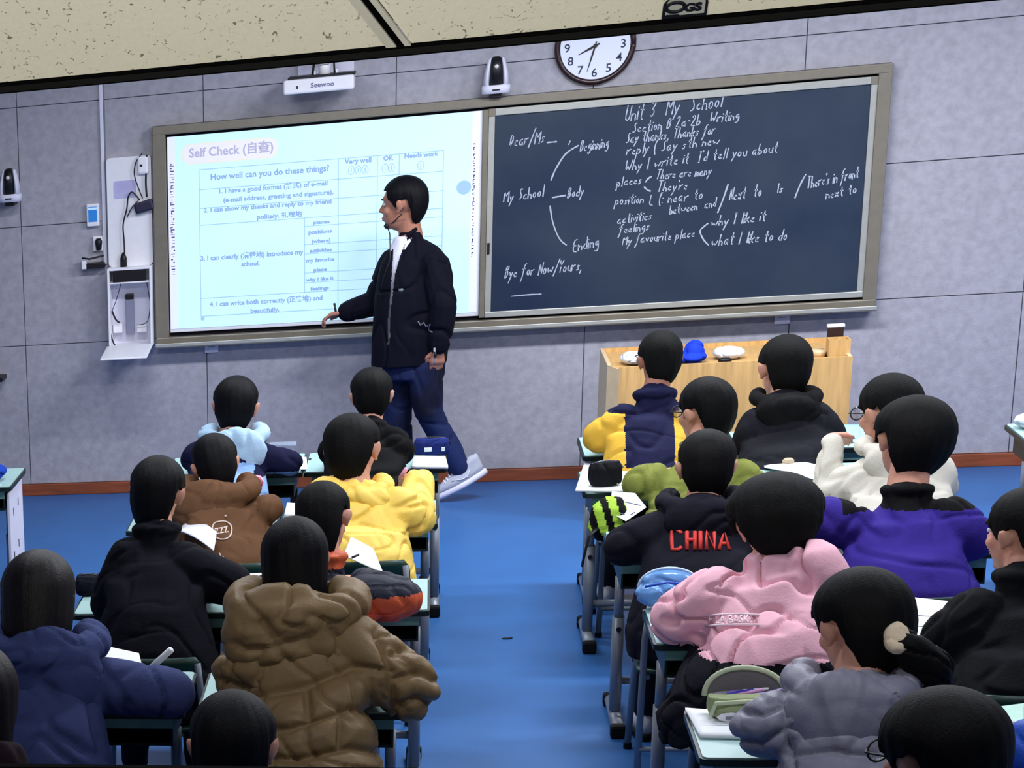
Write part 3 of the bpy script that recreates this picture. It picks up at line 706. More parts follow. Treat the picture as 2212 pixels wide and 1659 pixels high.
def write(s_, px0, py0, px1, py1, hpx, wd=.0054, slant=.22):
    a = cp_(px0, py0); b = cp_(px1, py1); H = hpx/ppm((a[0], CYb, a[1])); adv = 0; items = []
    for ch in s_:
        g = G_.get(ch, ''); ws_ = [int(t[0]) for st in g.split(';') for t in st.split()] if g else [3]
        items.append((g, adv)); adv += (max(ws_) if ws_ else 3)+2.0
    L = np.linalg.norm(b-a); sx = L/adv; d = (b-a)/L; n_ = np.array([-d[1], d[0]]); sy = H/10
    mb = MB()
    for g, x in items:
        jy = rw.uniform(-.4, .4)
        for st in g.split(';'):
            P = []
            for t in st.split():
                u = (x+int(t[0])+rw.uniform(-.3, .3))*sx; v = (YM[t[1]]+jy+rw.uniform(-.35, .35))*sy
                P.append(a+d*(u+v*slant)+n_*v)
            if len(P) > 1: ribbon(mb, P, wd)
    mb.build('chalk_line', chalk, cb)['kind'] = 'stuff'
def sweep(pts, wd=.007):
    mb = MB(); P = [cp_(*p) for p in pts]; Q = []
    for i in range(len(P)-1):
        p0, p1, p2, p3 = P[max(i-1, 0)], P[i], P[i+1], P[min(i+2, len(P)-1)]
        for t in np.linspace(0, 1, 7)[:-1]: Q.append(.5*((2*p1)+(p2-p0)*t+(2*p0-5*p1+4*p2-p3)*t*t+(-p0+3*p1-3*p2+p3)*t**3))
    Q.append(P[-1]); ribbon(mb, Q, wd); mb.build('chalk_stroke', chalk, cb)
write('Unit 3  My  School', 1350, 262, 1562, 232, 32)
write('Section B 2a-2b  Writing', 1366, 288, 1598, 258, 22)
write('Say thanks, Thanks for', 1352, 310, 1546, 290, 22)
write('reply ( Say sth new', 1353, 335, 1556, 312, 22)
write('Why I write it  I\'d tell you about', 1350, 370, 1682, 328, 22)
write('places', 1332, 404, 1388, 396, 20); sweep([(1394, 394), (1400, 386), (1408, 381)]); write('There are many', 1416, 388, 1537, 378, 20)
sweep([(1391, 403), (1398, 410), (1406, 413)]); write('They\'re', 1418, 415, 1486, 410, 22)
write('position', 1328, 444, 1392, 438, 20); write('L (: near to', 1402, 444, 1520, 430, 22); write('between  and', 1446, 464, 1548, 446, 19)
sweep([(1573, 398), (1562, 430), (1550, 460)]); write('Next  to', 1575, 434, 1646, 424, 26); write('1s', 1678, 417, 1694, 414, 20)
sweep([(1741, 376), (1728, 400), (1717, 428)]); write('There\'s in front', 1742, 408, 1856, 384, 24); write('next to', 1784, 430, 1852, 416, 20)
write('activities', 1333, 484, 1410, 474, 20); write('feelings', 1336, 506, 1405, 496, 20); write('My favourite place', 1344, 530, 1502, 512, 20)
sweep([(1530, 482), (1520, 490), (1512, 500), (1520, 518), (1531, 530)]); write('why I like it', 1536, 490, 1656, 476, 22); write('what I like to do', 1536, 532, 1702, 518, 24)
write('Dear/Ms', 1100, 318, 1178, 308, 28); sweep([(1181, 308), (1203, 306)]); sweep([(1228, 313), (1232, 304)], .006)
write('Beginning', 1253, 328, 1316, 318, 24); sweep([(1190, 390), (1200, 366), (1222, 332), (1250, 314)], .008)
write('My School', 1087, 438, 1176, 424, 24); sweep([(1192, 427), (1222, 422)], .008); write('Body', 1226, 428, 1262, 422, 22)
sweep([(1188, 444), (1194, 480), (1208, 515), (1224, 530)], .007); write('Ending', 1238, 545, 1296, 532, 26)
write('Bye for Now/Yours,', 1090, 602, 1258, 584, 26); sweep([(1104, 640), (1136, 637), (1170, 635)], .006)
settle(br)
for (px, py, side) in ((457, 750, 'left'), (1690, 687, 'right')):
    p = atY(px, py, -.03); r = empty('hanging_tag', (p[0], -.03, p[2]-.03), 'small white tag hanging under the %s half of the board' % side, 'tag', 'white tags under the board')
    MB().box((p[0]-.036, -.034, p[2]-.030), (p[0]+.036, -.030, p[2]+.028), 0, .001).build('card', whiteb, r)
    MB().box((p[0]-.018, -.0345, p[2]+.002), (p[0]+.018, -.0338, p[2]+.006)).build('print', papershade, r)
    MB().box((p[0]-.010, -.033, p[2]+.026), (p[0]+.010, WY, p[2]+.040), 0, .002).build('clip', alu, r)
    settle(r)

# ================================================================== THINGS ON THE FRONT WALL
def clock():
    c = atY(1286, 100, -.05); R0 = .182; cx_, cz_ = c[0], 2.232
    r = empty('wall_clock', (cx_, WY, cz_), 'round wall clock with dark rim above the board showing twenty-seven to nine', 'clock')
    MB().cyl((cx_, WY-.012, cz_), (0, 1, 0), R0-.005, .024, 48).build('case', mat('clock_rim', (42, 22, 26), .3, .5, noise=.1), r)
    ring = [(cx_+(R0-.006)*math.cos(t), WY-.024, cz_+(R0-.006)*math.sin(t)) for t in np.linspace(0, 2*math.pi, 61)]
    MB().tube(ring, .0145, 10).build('rim', MATS['clock_rim'], r, True)
    MB().cyl((cx_, WY-.026, cz_), (0, 1, 0), R0-.018, .006, 48).build('dial', mat('clock_dial', (226, 232, 250), .5, .3, noise=.01), r)
    y = WY-.0295; ink = mat('clock_ink', (52, 56, 84), .6)
    for h in range(1, 13):
        a = math.radians(90-30*h); t = text_obj(str(h), .058, ink, 0, 0, 0, .0005, .0006, name='numeral'); me = t.data
        co = np.empty(len(me.vertices)*3); me.vertices.foreach_get('co', co); co = co.reshape(-1, 3)
        co -= np.array([(co[:, 0].max()+co[:, 0].min())/2, 0, (co[:, 2].max()+co[:, 2].min())/2]); co += np.array([cx_+.130*math.cos(a), y, cz_+.130*math.sin(a)])
        me.vertices.foreach_set('co', co.ravel()); t.parent = r
    def handm(px, py, L, wd, nm):
        q = atY(px, py, y); d = np.array([q[0]-cx_, q[2]-cz_]); d /= np.linalg.norm(d); n_ = np.array([-d[1], d[0]])
        P = [(-.022, wd*.7), (L*.3, wd), (L, wd*.25), (L, -wd*.25), (L*.3, -wd), (-.022, -wd*.7)]
        MB().prism([(cx_+d[0]*a+n_[0]*b, y-.002, cz_+d[1]*a+n_[1]*b) for a, b in P], (0, .0012, 0)).build(nm, blackm, r)
    handm(1253, 117, .085, .006, 'hour_hand'); handm(1268, 155, .128, .0045, 'minute_hand')
    MB().cyl((cx_, y-.003, cz_), (0, 1, 0), .010, .004, 16).build('hub', blackm, r)
    settle(r)
clock()
def ptz(px, py0, py1, wpx, label, yc=-.10):
    a = atY(px, py1, yc); s_ = ppm(a); w_ = wpx/s_; h_ = (py1-py0)/s_; x, z = a[0], a[2]
    r = empty('camera', (x, WY, z), label, 'camera', 'white pan and tilt cameras on the board wall')
    MB().loft([(x, yc, z+.002, w_*.50, .055), (x, yc, z+h_*.18, w_*.50, .056), (x, yc, z+h_*.24, w_*.47, .052)], 28, 0, 3).build('base', whiteb, r, True)
    MB().box((x-.018, yc-.0585, z+h_*.09), (x+.018, yc-.053, z+h_*.13), 0, .002).build('vent', blackm, r)
    for s in (-1, 1):
        MB().loft([(x+s*w_*.34, yc, z+h_*.22, w_*.13, .045), (x+s*w_*.30, yc, z+h_*.6, w_*.10, .040), (x+s*w_*.22, yc, z+h_*.93, w_*.08, .026), (x+s*w_*.20, yc, z+h_*.97, w_*.04, .014)], 18).build('side_arm', whiteb, r, True)
    MB().loft([(x, yc-.004, z+h_*.22, w_*.24, .046), (x, yc-.004, z+h_*.72, w_*.23, .046), (x, yc-.002, z+h_*.94, w_*.20, .034), (x, yc, z+h_, w_*.10, .018)], 24, 0, 3).build('lens_head', blackm, r, True)
    MB().cyl((x, yc-.050, z+h_*.74), (0, 1, 0), .010, .008, 20).build('lens', mat('lens_glass', (225, 225, 225), .1, .8), r, True)
    MB().box((x-w_*.2, yc-.02, z-.022), (x+w_*.2, WY, z+.002), 0, .004).build('wall_bracket', blackm, r)
    settle(r)
ptz(1071, 125, 202, 58, 'white pan and tilt camera with black lens head above the middle of the board')
ptz(22, 366, 436, 50, 'white pan and tilt camera with black lens head at the far left of the wall')
def projector():
    yc = -.22; a = atY(612, 172, yc-.1); b = atY(765, 158, yc-.1); c = atY(612, 206, yc-.1); x0, x1 = a[0], b[0]; z0, z1 = c[2], a[2]-.006
    r = empty('projector', ((x0+x1)/2, WY, z0), 'white short throw projector on a wall bracket above the left of the board', 'projector')
    MB().box((x0, yc-.10, z0), (x1, yc+.13, z1), 0, .010).build('body', white, r)
    MB().box((x0+.02, yc-.06, z1-.004), (x1+.004, yc+.12, z1+.012), 0, .006).build('top_shell', blackm, r)
    MB().box((x0+.065, yc-.1035, (z0+z1)/2-.010), (x0+.073, yc-.099, (z0+z1)/2+.004), 0, .001).build('sensor', blackm, r)
    t = text_obj('Seewoo', .034, mat('projector_lettering', (104, 108, 150), .6), x0+.135, yc-.1012, (z0+z1)/2-.010, .0004, .0004, width=.115); t.parent = r
    p = atY(644, 160, WY); q = atY(765, 130, WY)
    MB().box((p[0], WY-.006, z1-.03), (q[0], WY, z1+.26), 0, .002).build('wall_plate', whiteb, r)
    xm = (p[0]+q[0])/2
    MB().box((xm-.032, yc-.02, z1+.06), (xm+.032, WY, z1+.12), 0, .008).build('bracket_arm', white, r)
    MB().cyl((xm, yc+.03, z1+.04), (0, 0, 1), .030, .09, 20).build('bracket_post', white, r, True)
    for s in (-1, 1): MB().cyl((xm+s*.055, yc+.05, z1+.016), (0, 0, 1), .014, .03, 14).build('bracket_foot', white, r, True)
    MB().tube([(xm+.05, yc+.03, z1+.01), (xm+.045, yc+.05, z1+.07), (xm+.025, yc+.08, z1+.15), (xm+.03, WY-.01, z1+.22)], .005, 8).build('cable', blackm, r, True)
    MB().tube([(xm-.06, yc+.03, z1+.01), (xm-.055, yc+.05, z1+.06), (xm-.04, yc+.08, z1+.12), (xm-.03, WY-.01, z1+.2)], .006, 8).build('cable', blackm, r, True)
    settle(r)
projector()
def wallbox():
    Wp = lambda px, py, y=-.03: atY(px, py, y)
    a = Wp(230, 342); b = Wp(334, 335); x0, x1 = a[0], min(b[0], -.012); zt = a[2]; zm = Wp(230, 577)[2]; zl = Wp(230, 742)[2]
    r = empty('document_camera_cabinet', ((x0+x1)/2, WY, zl), 'white open wall cabinet with document camera and drop down tray left of the board', 'cabinet')
    MB().prism(rr(x0, x1, zm, zt, .02, -.05)[::-1], (0, .036, 0)).build('door_panel', white, r)
    # lower housing: back, two sides, shelf
    yb = -.145
    MB().box((x0, -.024, zl), (x1, WY, zm)).build('back_panel', whiteb, r)
    for xa_, xb2 in ((x0, x0+.012), (x1-.012, x1)): MB().box((xa_, yb, zl), (xb2, -.024, zm), 0, .003).build('side_panel', white, r)
    MB().box((x0+.012, yb, zm-.012), (x1-.012, -.024, zm), 0, .002).build('top_shelf', white, r)
    MB().box((x0+.012, yb+.004, zm-.085), (x1-.012, -.024, zm-.077), 0, .002).build('slot_shelf', white, r)
    MB().box((x0+.030, yb+.006, zm-.074), (x1-.030, yb+.03, zm-.014), 0, .002).build('slot', blackm, r)
    tr0 = zl; pts = [(x0-.0, yb+.01, tr0), (x1, yb+.01, tr0), (x1, -.024, tr0), (x0, -.024, tr0)]
    MB().box((x0, yb, tr0-.010), (x1, WY, tr0), 0, .002).build('bottom_panel', white, r)
    o = MB().box((x0-.012, yb-.30, tr0-.045), (x1-.0, yb, tr0-.033), 0, .006).build('drop_tray', white, r)
    me = o.data; co = np.empty(len(me.vertices)*3); me.vertices.foreach_get('co', co); co = co.reshape(-1, 3)
    t = (yb-co[:, 1])/.30; co[:, 2] += .034-.026*t; me.vertices.foreach_set('co', co.ravel())
    P = lambda px, py, y: tuple(atY(px, py, y))
    # document camera arm
    p = Wp(282, 722, -.06); q = Wp(282, 634, -.06)
    MB().box((p[0]-.023, -.075, p[2]), (p[0]+.023, -.05, q[2]-.03), 0, .005).build('camera_arm', mat('arm_grey', (132, 134, 158), .5, .3, noise=.1, nscale=200), r)
    MB().box((p[0]-.023, -.077, q[2]-.032), (p[0]+.023, -.048, q[2]), 0, .006).build('camera_head', blackm, r)
    for (px, py, w2, h2) in ((255, 709, .05, .05), (307, 708, .055, .045)):
        c2 = Wp(px, py, -.06); MB().box((c2[0]-w2/2, -.08, c2[2]-h2/2), (c2[0]+w2/2, -.045, c2[2]+h2/2), 0, .005).build('power_brick', white, r)
    # sticker, socket, adapter and leads
    s0, s1 = Wp(245, 392, -.052), Wp(283, 427, -.052)
    MB().prism(rr(s0[0], s1[0]+.03, s1[2], s0[2], .008, -.0515)[::-1], (0, .001, 0)).build('sticker', mat('lilac_sticker', (184, 176, 226), .6, noise=.05, nscale=8, c2=(196, 206, 234)), r)
    c2 = Wp(309, 355, -.06); MB().box((c2[0]-.030, -.078, c2[2]-.052), (c2[0]+.030, -.05, c2[2]+.045), 0, .012).build('socket_box', white, r)
    MB().box((c2[0]-.016, -.0795, c2[2]-.012), (c2[0]-.002, -.077, c2[2]+.002), 0, .002).build('socket_hole', blackm, r)
    c2 = Wp(311, 446, -.08); ad = MB().box((-.052, -.016, -.030), (.052, .016, .030), 0, .012).build('adapter', mat('adapter_plastic', (38, 36, 62), .4, .4, noise=.05), r)
    me = ad.data; co = np.empty(len(me.vertices)*3); me.vertices.foreach_get('co', co); co = co.reshape(-1, 3)
    Rr = np.array(Matrix.Rotation(math.radians(-14), 3, 'Y')); co = co @ Rr.T+np.array([c2[0], -.075, c2[2]]); me.vertices.foreach_set('co', co.ravel())
    def lead(pts, rad=.005, y=-.07, nm='lead'): 
        Q = [np.array(P(px, py, y)) for px, py in pts]; S = []
        for i in range(len(Q)-1):
            p0, p1, p2, p3 = Q[max(i-1, 0)], Q[i], Q[i+1], Q[min(i+2, len(Q)-1)]
            for t in np.linspace(0, 1, 6)[:-1]: S.append(.5*((2*p1)+(p2-p0)*t+(2*p0-5*p1+4*p2-p3)*t*t+(-p0+3*p1-3*p2+p3)*t**3))
        S.append(Q[-1]); MB().tube(S, rad, 8).build(nm, blackm, r, True)
    lead([(317, 334), (316, 360), (315, 395), (317, 425)], .0052); lead([(308, 330), (294, 350), (290, 375), (298, 403), (308, 428)], .003)
    lead([(302, 432), (286, 415), (277, 425), (274, 450), (266, 485), (268, 520), (269, 550)], .0038); lead([(298, 434), (284, 450), (274, 470)], .003)
    c2 = np.array(P(267, 565, -.07)); MB().tube([c2+(0, 0, .05), c2+(0, 0, .02), c2-(0, 0, .03)], [.006, .018, .019], 12).build('plug', blackm, r, True)
    lead([(262, 610), (252, 645), (242, 672)], .002, -.1); lead([(242, 672), (250, 690), (258, 697)], .005, -.1); lead([(236, 650), (235, 700), (243, 735), (250, 748)], .004, -.12)
    lead([(317, 610), (322, 640), (324, 660), (318, 695), (296, 702)], .002, -.1)
    settle(r)
wallbox()
r = empty('cable_trunking', (atY(218, 400, WY)[0], WY, 0), 'slim white vertical cable trunking beside the white wall cabinet', 'trunking')
p = atY(218, 186, WY); q = atY(219, 570, WY); MB().box((p[0]-.010, WY-.016, q[2]), (p[0]+.010, WY, ZC), 0, .003).build('trunking_cover', whiteb, r); MB().box((p[0]+.012, WY-.012, q[2]), (p[0]+.018, WY, ZC)).build('trunking_lid', steel, r); settle(r)
p = atY(200, 440, -.03); q = atY(200, 489, -.03); r = empty('wall_controller', (p[0], WY, q[2]), 'white wall controller with blue screen left of the cable trunking', 'controller')
MB().box((p[0]-.034, -.042, q[2]), (p[0]+.034, WY, p[2]), 0, .006).build('casing', white, r)
MB().box((p[0]-.024, -.0435, q[2]+.025), (p[0]+.024, -.041, p[2]-.016), 0, .001).build('screen', mat('controller_screen', (30, 90, 160), .3, emit=(50, 130, 210), estr=.5), r)
MB().box((p[0]-.024, -.044, p[2]-.032), (p[0]+.024, -.0425, p[2]-.020)).build('screen_header', mat('controller_header', (170, 200, 235), .3, emit=(170, 205, 240), estr=.5), r); settle(r)
p = atY(212, 526, -.03); r = empty('wall_socket', (p[0], WY, p[2]-.04), 'white wall socket with a black plug below the blue screen controller', 'socket')
MB().box((p[0]-.028, -.030, p[2]-.042), (p[0]+.024, WY, p[2]+.040), 0, .004).build('plate', white, r); MB().loft([(p[0]+.004, -.040, p[2]-.035, .014, .018), (p[0]+.004, -.040, p[2]+.012, .020, .018), (p[0]+.004, -.040, p[2]+.028, .012, .012)], 14).build('plug', blackm, r, True); settle(r)
p = atY(202, 566, -.04); r = empty('cable_box', (p[0], WY, p[2]-.03), 'black open bracket box with a white end below the wall socket', 'box')
MB().box((p[0]-.062, -.07, p[2]-.034), (p[0]+.062, WY, p[2]-.004), 0, .003).build('body', blackm, r); MB().box((p[0]-.062, -.072, p[2]-.034), (p[0]-.036, WY-.004, p[2]+.012), 0, .003).build('end_cap', white, r)
MB().tube([(p[0]-.06, -.06, p[2]+.028), (p[0]-.02, -.06, p[2]+.020), (p[0]+.06, -.06, p[2]+.034)], .005, 8).build('top_wire', blackm, r, True); settle(r)
p = atY(4, 815, -.1); r = empty('wall_shelf', (p[0]-.1, WY, p[2]), 'black shelf corner on the wall at the left edge', 'shelf')
MB().box((p[0]-.5, -.16, p[2]-.018), (p[0]+.014, WY, p[2]+.006), 0, .003).build('board', blackm, r); MB().box((p[0]-.30, -.12, p[2]-.10), (p[0]-.28, WY, p[2]-.018), 0, .002).build('bracket', blackm, r); settle(r)

# ================================================================== PODIUM
def podium():
    y = -1.15; a = atY(1314, 790, y); b = atY(1842, 775, y); x0, x1 = a[0], b[0]; zt = (a[2]+b[2])/2; xi = atY(1338, 797, y)[0]
    r = empty('podium_desk', ((x0+x1)/2, y+.3, 0), 'light oak teacher desk standing before the board on the right', 'desk')
    MB().box((xi, y, .06), (x1, y+.018, zt)).build('front_panel', oak, r)
    MB().prism([(xi, y, .06), (xi, y, zt-.012), (x0, y+.07, zt+.004), (x0, y+.07, .06)], (0, .016, 0)).build('chamfer_panel', oaklight, r)
    for xx in (x0, x1-.018): MB().box((xx, y+.08 if xx == x0 else y+.018, .06), (xx+.018, y+.62, zt+.004), 0, .002).build('side_panel', oaklight, r)
    MB().box((x0+.018, y+.07, zt-.035), (x1-.018, y+.60, zt-.015), 0, .002).build('worktop', oak, r)
    MB().box((x0+.03, y+.03, 0), (x1-.03, y+.56, .06)).build('plinth', blackm, r)
    MB().box((x0+.018, y+.60, zt-.3), (x1-.018, y+.615, zt+.004)).build('back_rail', oak, r)
    settle(r); zw = zt-.015
    def at_(px, dy=.1): return atY(px, 780, y+dy)[0]
    def crumpled(name, px0, px1, hgt, m, label, cat, dy=.15, dep=.10, seed=1.0, skew=0.0):
        xa_, xb2 = at_(px0, dy), at_(px1, dy); cx_ = (xa_+xb2)/2
        mb = MB(); mb.ell((cx_, y+dy, zw+.03), ((xb2-xa_)/2-.01, dep, .030)); mb.ell((cx_+skew, y+dy, zw+hgt*.5), ((xb2-xa_)*.30, dep*.7, hgt*.5-.006))
        o = organic(mb, name, m, None, .006, 3, folds(.012, 38, seed)); return tag(o, label, cat)
    crumpled('plastic_bag', 1336, 1400, .065, mat('thin_white_plastic', (224, 230, 240), .35, .5, noise=.02), 'white plastic bag lying on the left end of the oak desk', 'bag', .16, .11, 2.0)
    crumpled('blue_cloth', 1455, 1530, .115, cloth('bright_blue_cloth', (30, 62, 205)), 'bright blue crumpled cloth on the oak desk between two heads', 'cloth', .14, .10, 4.0, .01)
    crumpled('white_towel', 1532, 1612, .07, cloth('white_towel', (222, 228, 238)), 'white folded towel on the oak desk right of the blue cloth', 'towel', .2, .08, 6.0, -.02)
    xm = at_(1566, .09); o = MB().loft([(xm, y+.09, zw, .030, .018), (xm, y+.09, zw+.018, .028, .016), (xm, y+.09, zw+.024, .018, .010)], 18).build('board_eraser', blackm, None, True); tag(o, 'black board eraser in front of the white towel on the oak desk', 'eraser')
    xa_, xb2 = at_(1787, .1), at_(1833, .1)
    r = empty('wooden_box', ((xa_+xb2)/2, y+.12, zw), 'small open wooden chalk box at the right end of the oak desk', 'box')
    zz = zw+.085
    MB().box((xa_, y+.07, zw), (xb2, y+.078, zz)).build('side', oak, r); MB().box((xa_, y+.162, zw), (xb2, y+.17, zz)).build('side', oak, r)
    MB().box((xa_, y+.078, zw), (xa_+.006, y+.162, zz)).build('side', oak, r); MB().box((xb2-.006, y+.078, zw), (xb2, y+.162, zz)).build('side', oak, r); MB().box((xa_, y+.078, zw), (xb2, y+.162, zw+.006)).build('bottom', oak, r); settle(r)
    xc2 = at_(1800, .2); r = empty('table_mirror', (xc2, y+.22, zw), 'dark upright holder with a white top edge behind the wooden chalk box', 'holder')
    MB().box((xc2-.032, y+.20, zw), (xc2+.036, y+.225, zw+.125), 0, .003).build('holder_body', mat('dark_brown_lacquer', (52, 32, 28), .4, .4, noise=.15), r); MB().box((xc2-.034, y+.197, zw+.125), (xc2+.040, y+.228, zw+.14), 0, .004).build('white_edge', white, r); settle(r)
    xc2 = at_(1768, .14); o = MB().loft([(xc2, y+.16, zw, .030, .05), (xc2, y+.16, zw+.022, .036, .056), (xc2, y+.16, zw+.030, .030, .05)], 18).build('brown_tray', oaklight, None, True); tag(o, 'shallow beige tray left of the wooden chalk box', 'tray')
podium()

# ================================================================== SCHOOL DESKS AND CHAIRS
ZD = .66; DW, DD = .585, .45
def make_desk():
    r = empty('school_desk', (0, 0, 0), 'x', 'desk')     # origin: floor under the middle of the near edge
    def top(ex, z0, z1): return rr2(-DW/2+ex, DW/2-ex, ex, DD-ex, .02, z0), z1-z0
    def rr2(x0, x1, y0, y1, rd, z):
        P = []
        for cx_, cy_, a0 in ((x1-rd, y1-rd, 0), (x0+rd, y1-rd, 90), (x0+rd, y0+rd, 180), (x1-rd, y0+rd, 270)):
            for q in range(5): a = math.radians(a0+22.5*q); P.append((cx_+rd*math.cos(a), cy_+rd*math.sin(a), z))
        return P
    MB().prism(rr2(-DW/2, DW/2, 0, DD, .022, ZD-.022), (0, 0, .018)).build('edge_band', edge, r)
    MB().prism(rr2(-DW/2+.008, DW/2-.008, .008, DD-.008, .016, ZD-.006), (0, 0, .006)).build('desktop', mint, r)
    b = MB(); x0, x1 = -DW/2+.035, DW/2-.035
    b.box((x0, .03, ZD-.115), (x1, DD-.03, ZD-.107)); b.box((x0, .03, ZD-.107), (x0+.006, DD-.03, ZD-.024)); b.box((x1-.006, .03, ZD-.107), (x1, DD-.03, ZD-.024)); b.box((x0, DD-.036, ZD-.107), (x1, DD-.03, ZD-.024))
    b.build('book_tray', edge, r)
    MB().box((x0, .028, ZD-.060), (x1, .034, ZD-.024), 0, .001).build('tray_lip', mat('tray_label_green', (112, 160, 150), .4, .4, noise=.05), r)
    for s in (-1, 1):
        X = s*(DW/2-.045)
        MB().loft([(X, .21, .05, .020, .034), (X, .21, .40, .020, .034)], 14, 0, 3).build('lower_leg', steel, r, True)
        MB().loft([(X, .21, .38, .016, .027), (X, .21, ZD-.115, .016, .027)], 14, 0, 3).build('upper_leg', steel, r, True)
        MB().tube([(X, .02, .032), (X, .42, .032)], .022, 10, flat=.8).build('foot', steel, r, True)
        for y_ in (-.002, .398): MB().box((X-.026, y_, 0), (X+.026, y_+.046, .05), 0, .010).build('foot_cap', rubber, r)
        MB().cyl((X, .176, .36), (0, 1, 0), .009, .01, 10).build('adjusting_bolt', blackm, r)
    MB().tube([(-DW/2+.05, .21, .16), (DW/2-.05, .21, .16)], .014, 10).build('crossbar', steel, r, True)
    MB().cyl((DW/2-.06, .05, ZD+.0005), (0, 0, 1), .010, .0012, 12).build('sticker_dot', paper, r)
    return r
def make_chair():
    r = empty('school_chair', (0, 0, 0), 'x', 'chair')    # origin: floor under the seat centre
    m = MB(); n = 9; v = []; 
    for i in range(n):
        for jx in range(n):
            u = -1+2*i/(n-1); q = -1+2*jx/(n-1); v.append((u*.185, q*.175, .385+.012*u*u+.010*max(0, q)**2))
    f = [(i*n+j, (i+1)*n+j, (i+1)*n+j+1, i*n+j+1) for i in range(n-1) for j in range(n-1)]
    o = m.add(v, f).build('seat', greenplast, r, True); so = o.modifiers.new('t', 'SOLIDIFY'); so.thickness = .012
    v = []
    for i in range(n):
        for jx in range(7):
            u = -1+2*i/(n-1); q = jx/6; wv = 1-.12*(2*q-1)**4; v.append((u*.175*wv, -.205-.03*q+.028*u*u, .50+.14*q))
    f = [(i*7+j, (i+1)*7+j, (i+1)*7+j+1, i*7+j+1) for i in range(n-1) for j in range(6)]
    o = MB().add(v, f).build('backrest', greenplast, r, True); so = o.modifiers.new('t', 'SOLIDIFY'); so.thickness = .010
    for s in (-1, 1):
        MB().tube([(s*.158, -.205, .62), (s*.168, -.190, .50), (s*.168, -.165, .36), (s*.175, -.19, .02)], .011, 10).build('rear_leg', steel, r, True)
        MB().tube([(s*.155, -.165, .366), (s*.155, .155, .366), (s*.165, .185, .30), (s*.175, .20, .02)], .011, 10).build('front_leg', steel, r, True)
        MB().cyl((s*.175, -.19, .01), (0, 0, 1), .014, .02, 10).build('rubber_foot', rubber, r); MB().cyl((s*.175, .20, .01), (0, 0, 1), .014, .02, 10).build('rubber_foot', rubber, r)
    MB().tube([(-.172, -.185, .12), (.172, -.185, .12)], .009, 8).build('stretcher', steel, r, True)
    return r
dproto, cproto = make_desk(), make_chair(); used = [False, False]
def put(proto, i, loc, label, group, rz=0.0):
    if not used[i]:
        used[i] = True; proto.location = loc; proto.rotation_euler = (0, 0, rz); proto['label'] = label; proto['group'] = group; return proto
    return dup(proto, loc, rz, label, group)
DESKS = [  # near edge depth, right or left edge x, label
 ('L', -2.95, .33, 'mint topped school desk in the front row at left with a clear box'),
 ('L', -2.95, .92, 'mint topped school desk left of the aisle with a navy pencil case'),
 ('L', -4.05, .29, 'mint topped school desk before the student in the brown hoodie'),
 ('L', -4.05, .88, 'mint topped school desk before the student in the yellow jacket'),
 ('L', -5.38, .262, 'mint topped school desk before the student in the plain black coat'),
 ('L', -5.38, .852, 'mint topped school desk before the student in navy with orange sleeves'),
 ('L', -6.56, .17, 'mint topped school desk before the student in the blue hoodie'),
 ('L', -6.56, .79, 'mint topped school desk before the student in the brown quilted jacket'),
 ('R', -2.80, 2.04, 'mint topped school desk before the student in navy and yellow'),
 ('R', -2.80, 2.63, 'mint topped school desk in the front row at right with a light blue paper'),
 ('R', -3.56, 2.00, 'mint topped school desk beside the aisle with a black pencil case on top'),
 ('R', -3.56, 2.60, 'mint topped school desk covered with a long white sheet'),
 ('R', -4.70, 2.03, 'mint topped school desk before the student whose jacket reads CHINA'),
 ('R', -4.70, 2.62, 'mint topped school desk before the student in the purple jacket'),
 ('R', -5.83, 2.075, 'mint topped school desk before the student in the pink jacket'),
 ('R', -5.83, 2.67, 'mint topped school desk with printed papers before the student in black at right'),
 ('R', -6.96, 2.095, 'mint topped school desk with an open green pencil case before the grey quilted jacket'),
 ('R', -6.96, 2.69, 'mint topped school desk with a pale green folder at the bottom right'),
]
for sd, yn, xe, lb in DESKS: put(dproto, 0, (xe+DW/2, yn, 0), lb, 'school desks in two blocks')
# loose desks at the far left and right edges
dl = put(dproto, 0, (-.33-DW/2, -3.06, 0), 'mint topped desk with pale side panel at the left edge by itself', 'single desks at the room edges')
MB().box((-.358, -3.02, .06), (-.345, -2.66, .62), 0, .003).build('side_panel', whiteb, None)
sp = bpy.data.objects['side_panel'] if 'side_panel' in bpy.data.objects else None
E_ = [o for o in bpy.data.objects if o.name.startswith('side_panel') and o.parent is None]
for o in E_:
    o.parent = dl; o.matrix_parent_inverse = Matrix.Translation(-dl.location)
    for q, (yy, zz) in enumerate(((-2.93, .50), (-2.80, .52), (-2.95, .30), (-2.82, .33))):
        h = MB().box((-.3449, yy, zz), (-.3435, yy+.012, zz+.035)).build('slot', blackm, o); h.matrix_parent_inverse = Matrix.Identity(4)
p = atZ(2168, 915, ZD); p = np.array([p[0], p[1]-DD, p[2]])
put(dproto, 0, (p[0]+DW/2, p[1], 0), 'dark edged desk with a white plastic bag at the right edge by itself', 'single desks at the room edges')
mb = MB(); mb.ell((p[0]+.13, p[1]+.33, ZD+.035), (.12, .10, .035)); mb.ell((p[0]+.17, p[1]+.34, ZD+.06), (.07, .07, .045))
tag(organic(mb, 'plastic_bag', MATS['thin_white_plastic'], None, .006, 3, folds(.012, 40, 3)), 'white plastic bag lying on the desk at the right edge', 'bag')
p = atZ(4, 1040, ZD); mb = MB(); mb.ell((p[0]-.07, p[1]+.04, ZD+.04), (.095, .08, .04)); mb.ell((p[0]-.09, p[1]+.06, ZD+.06), (.06, .06, .035))
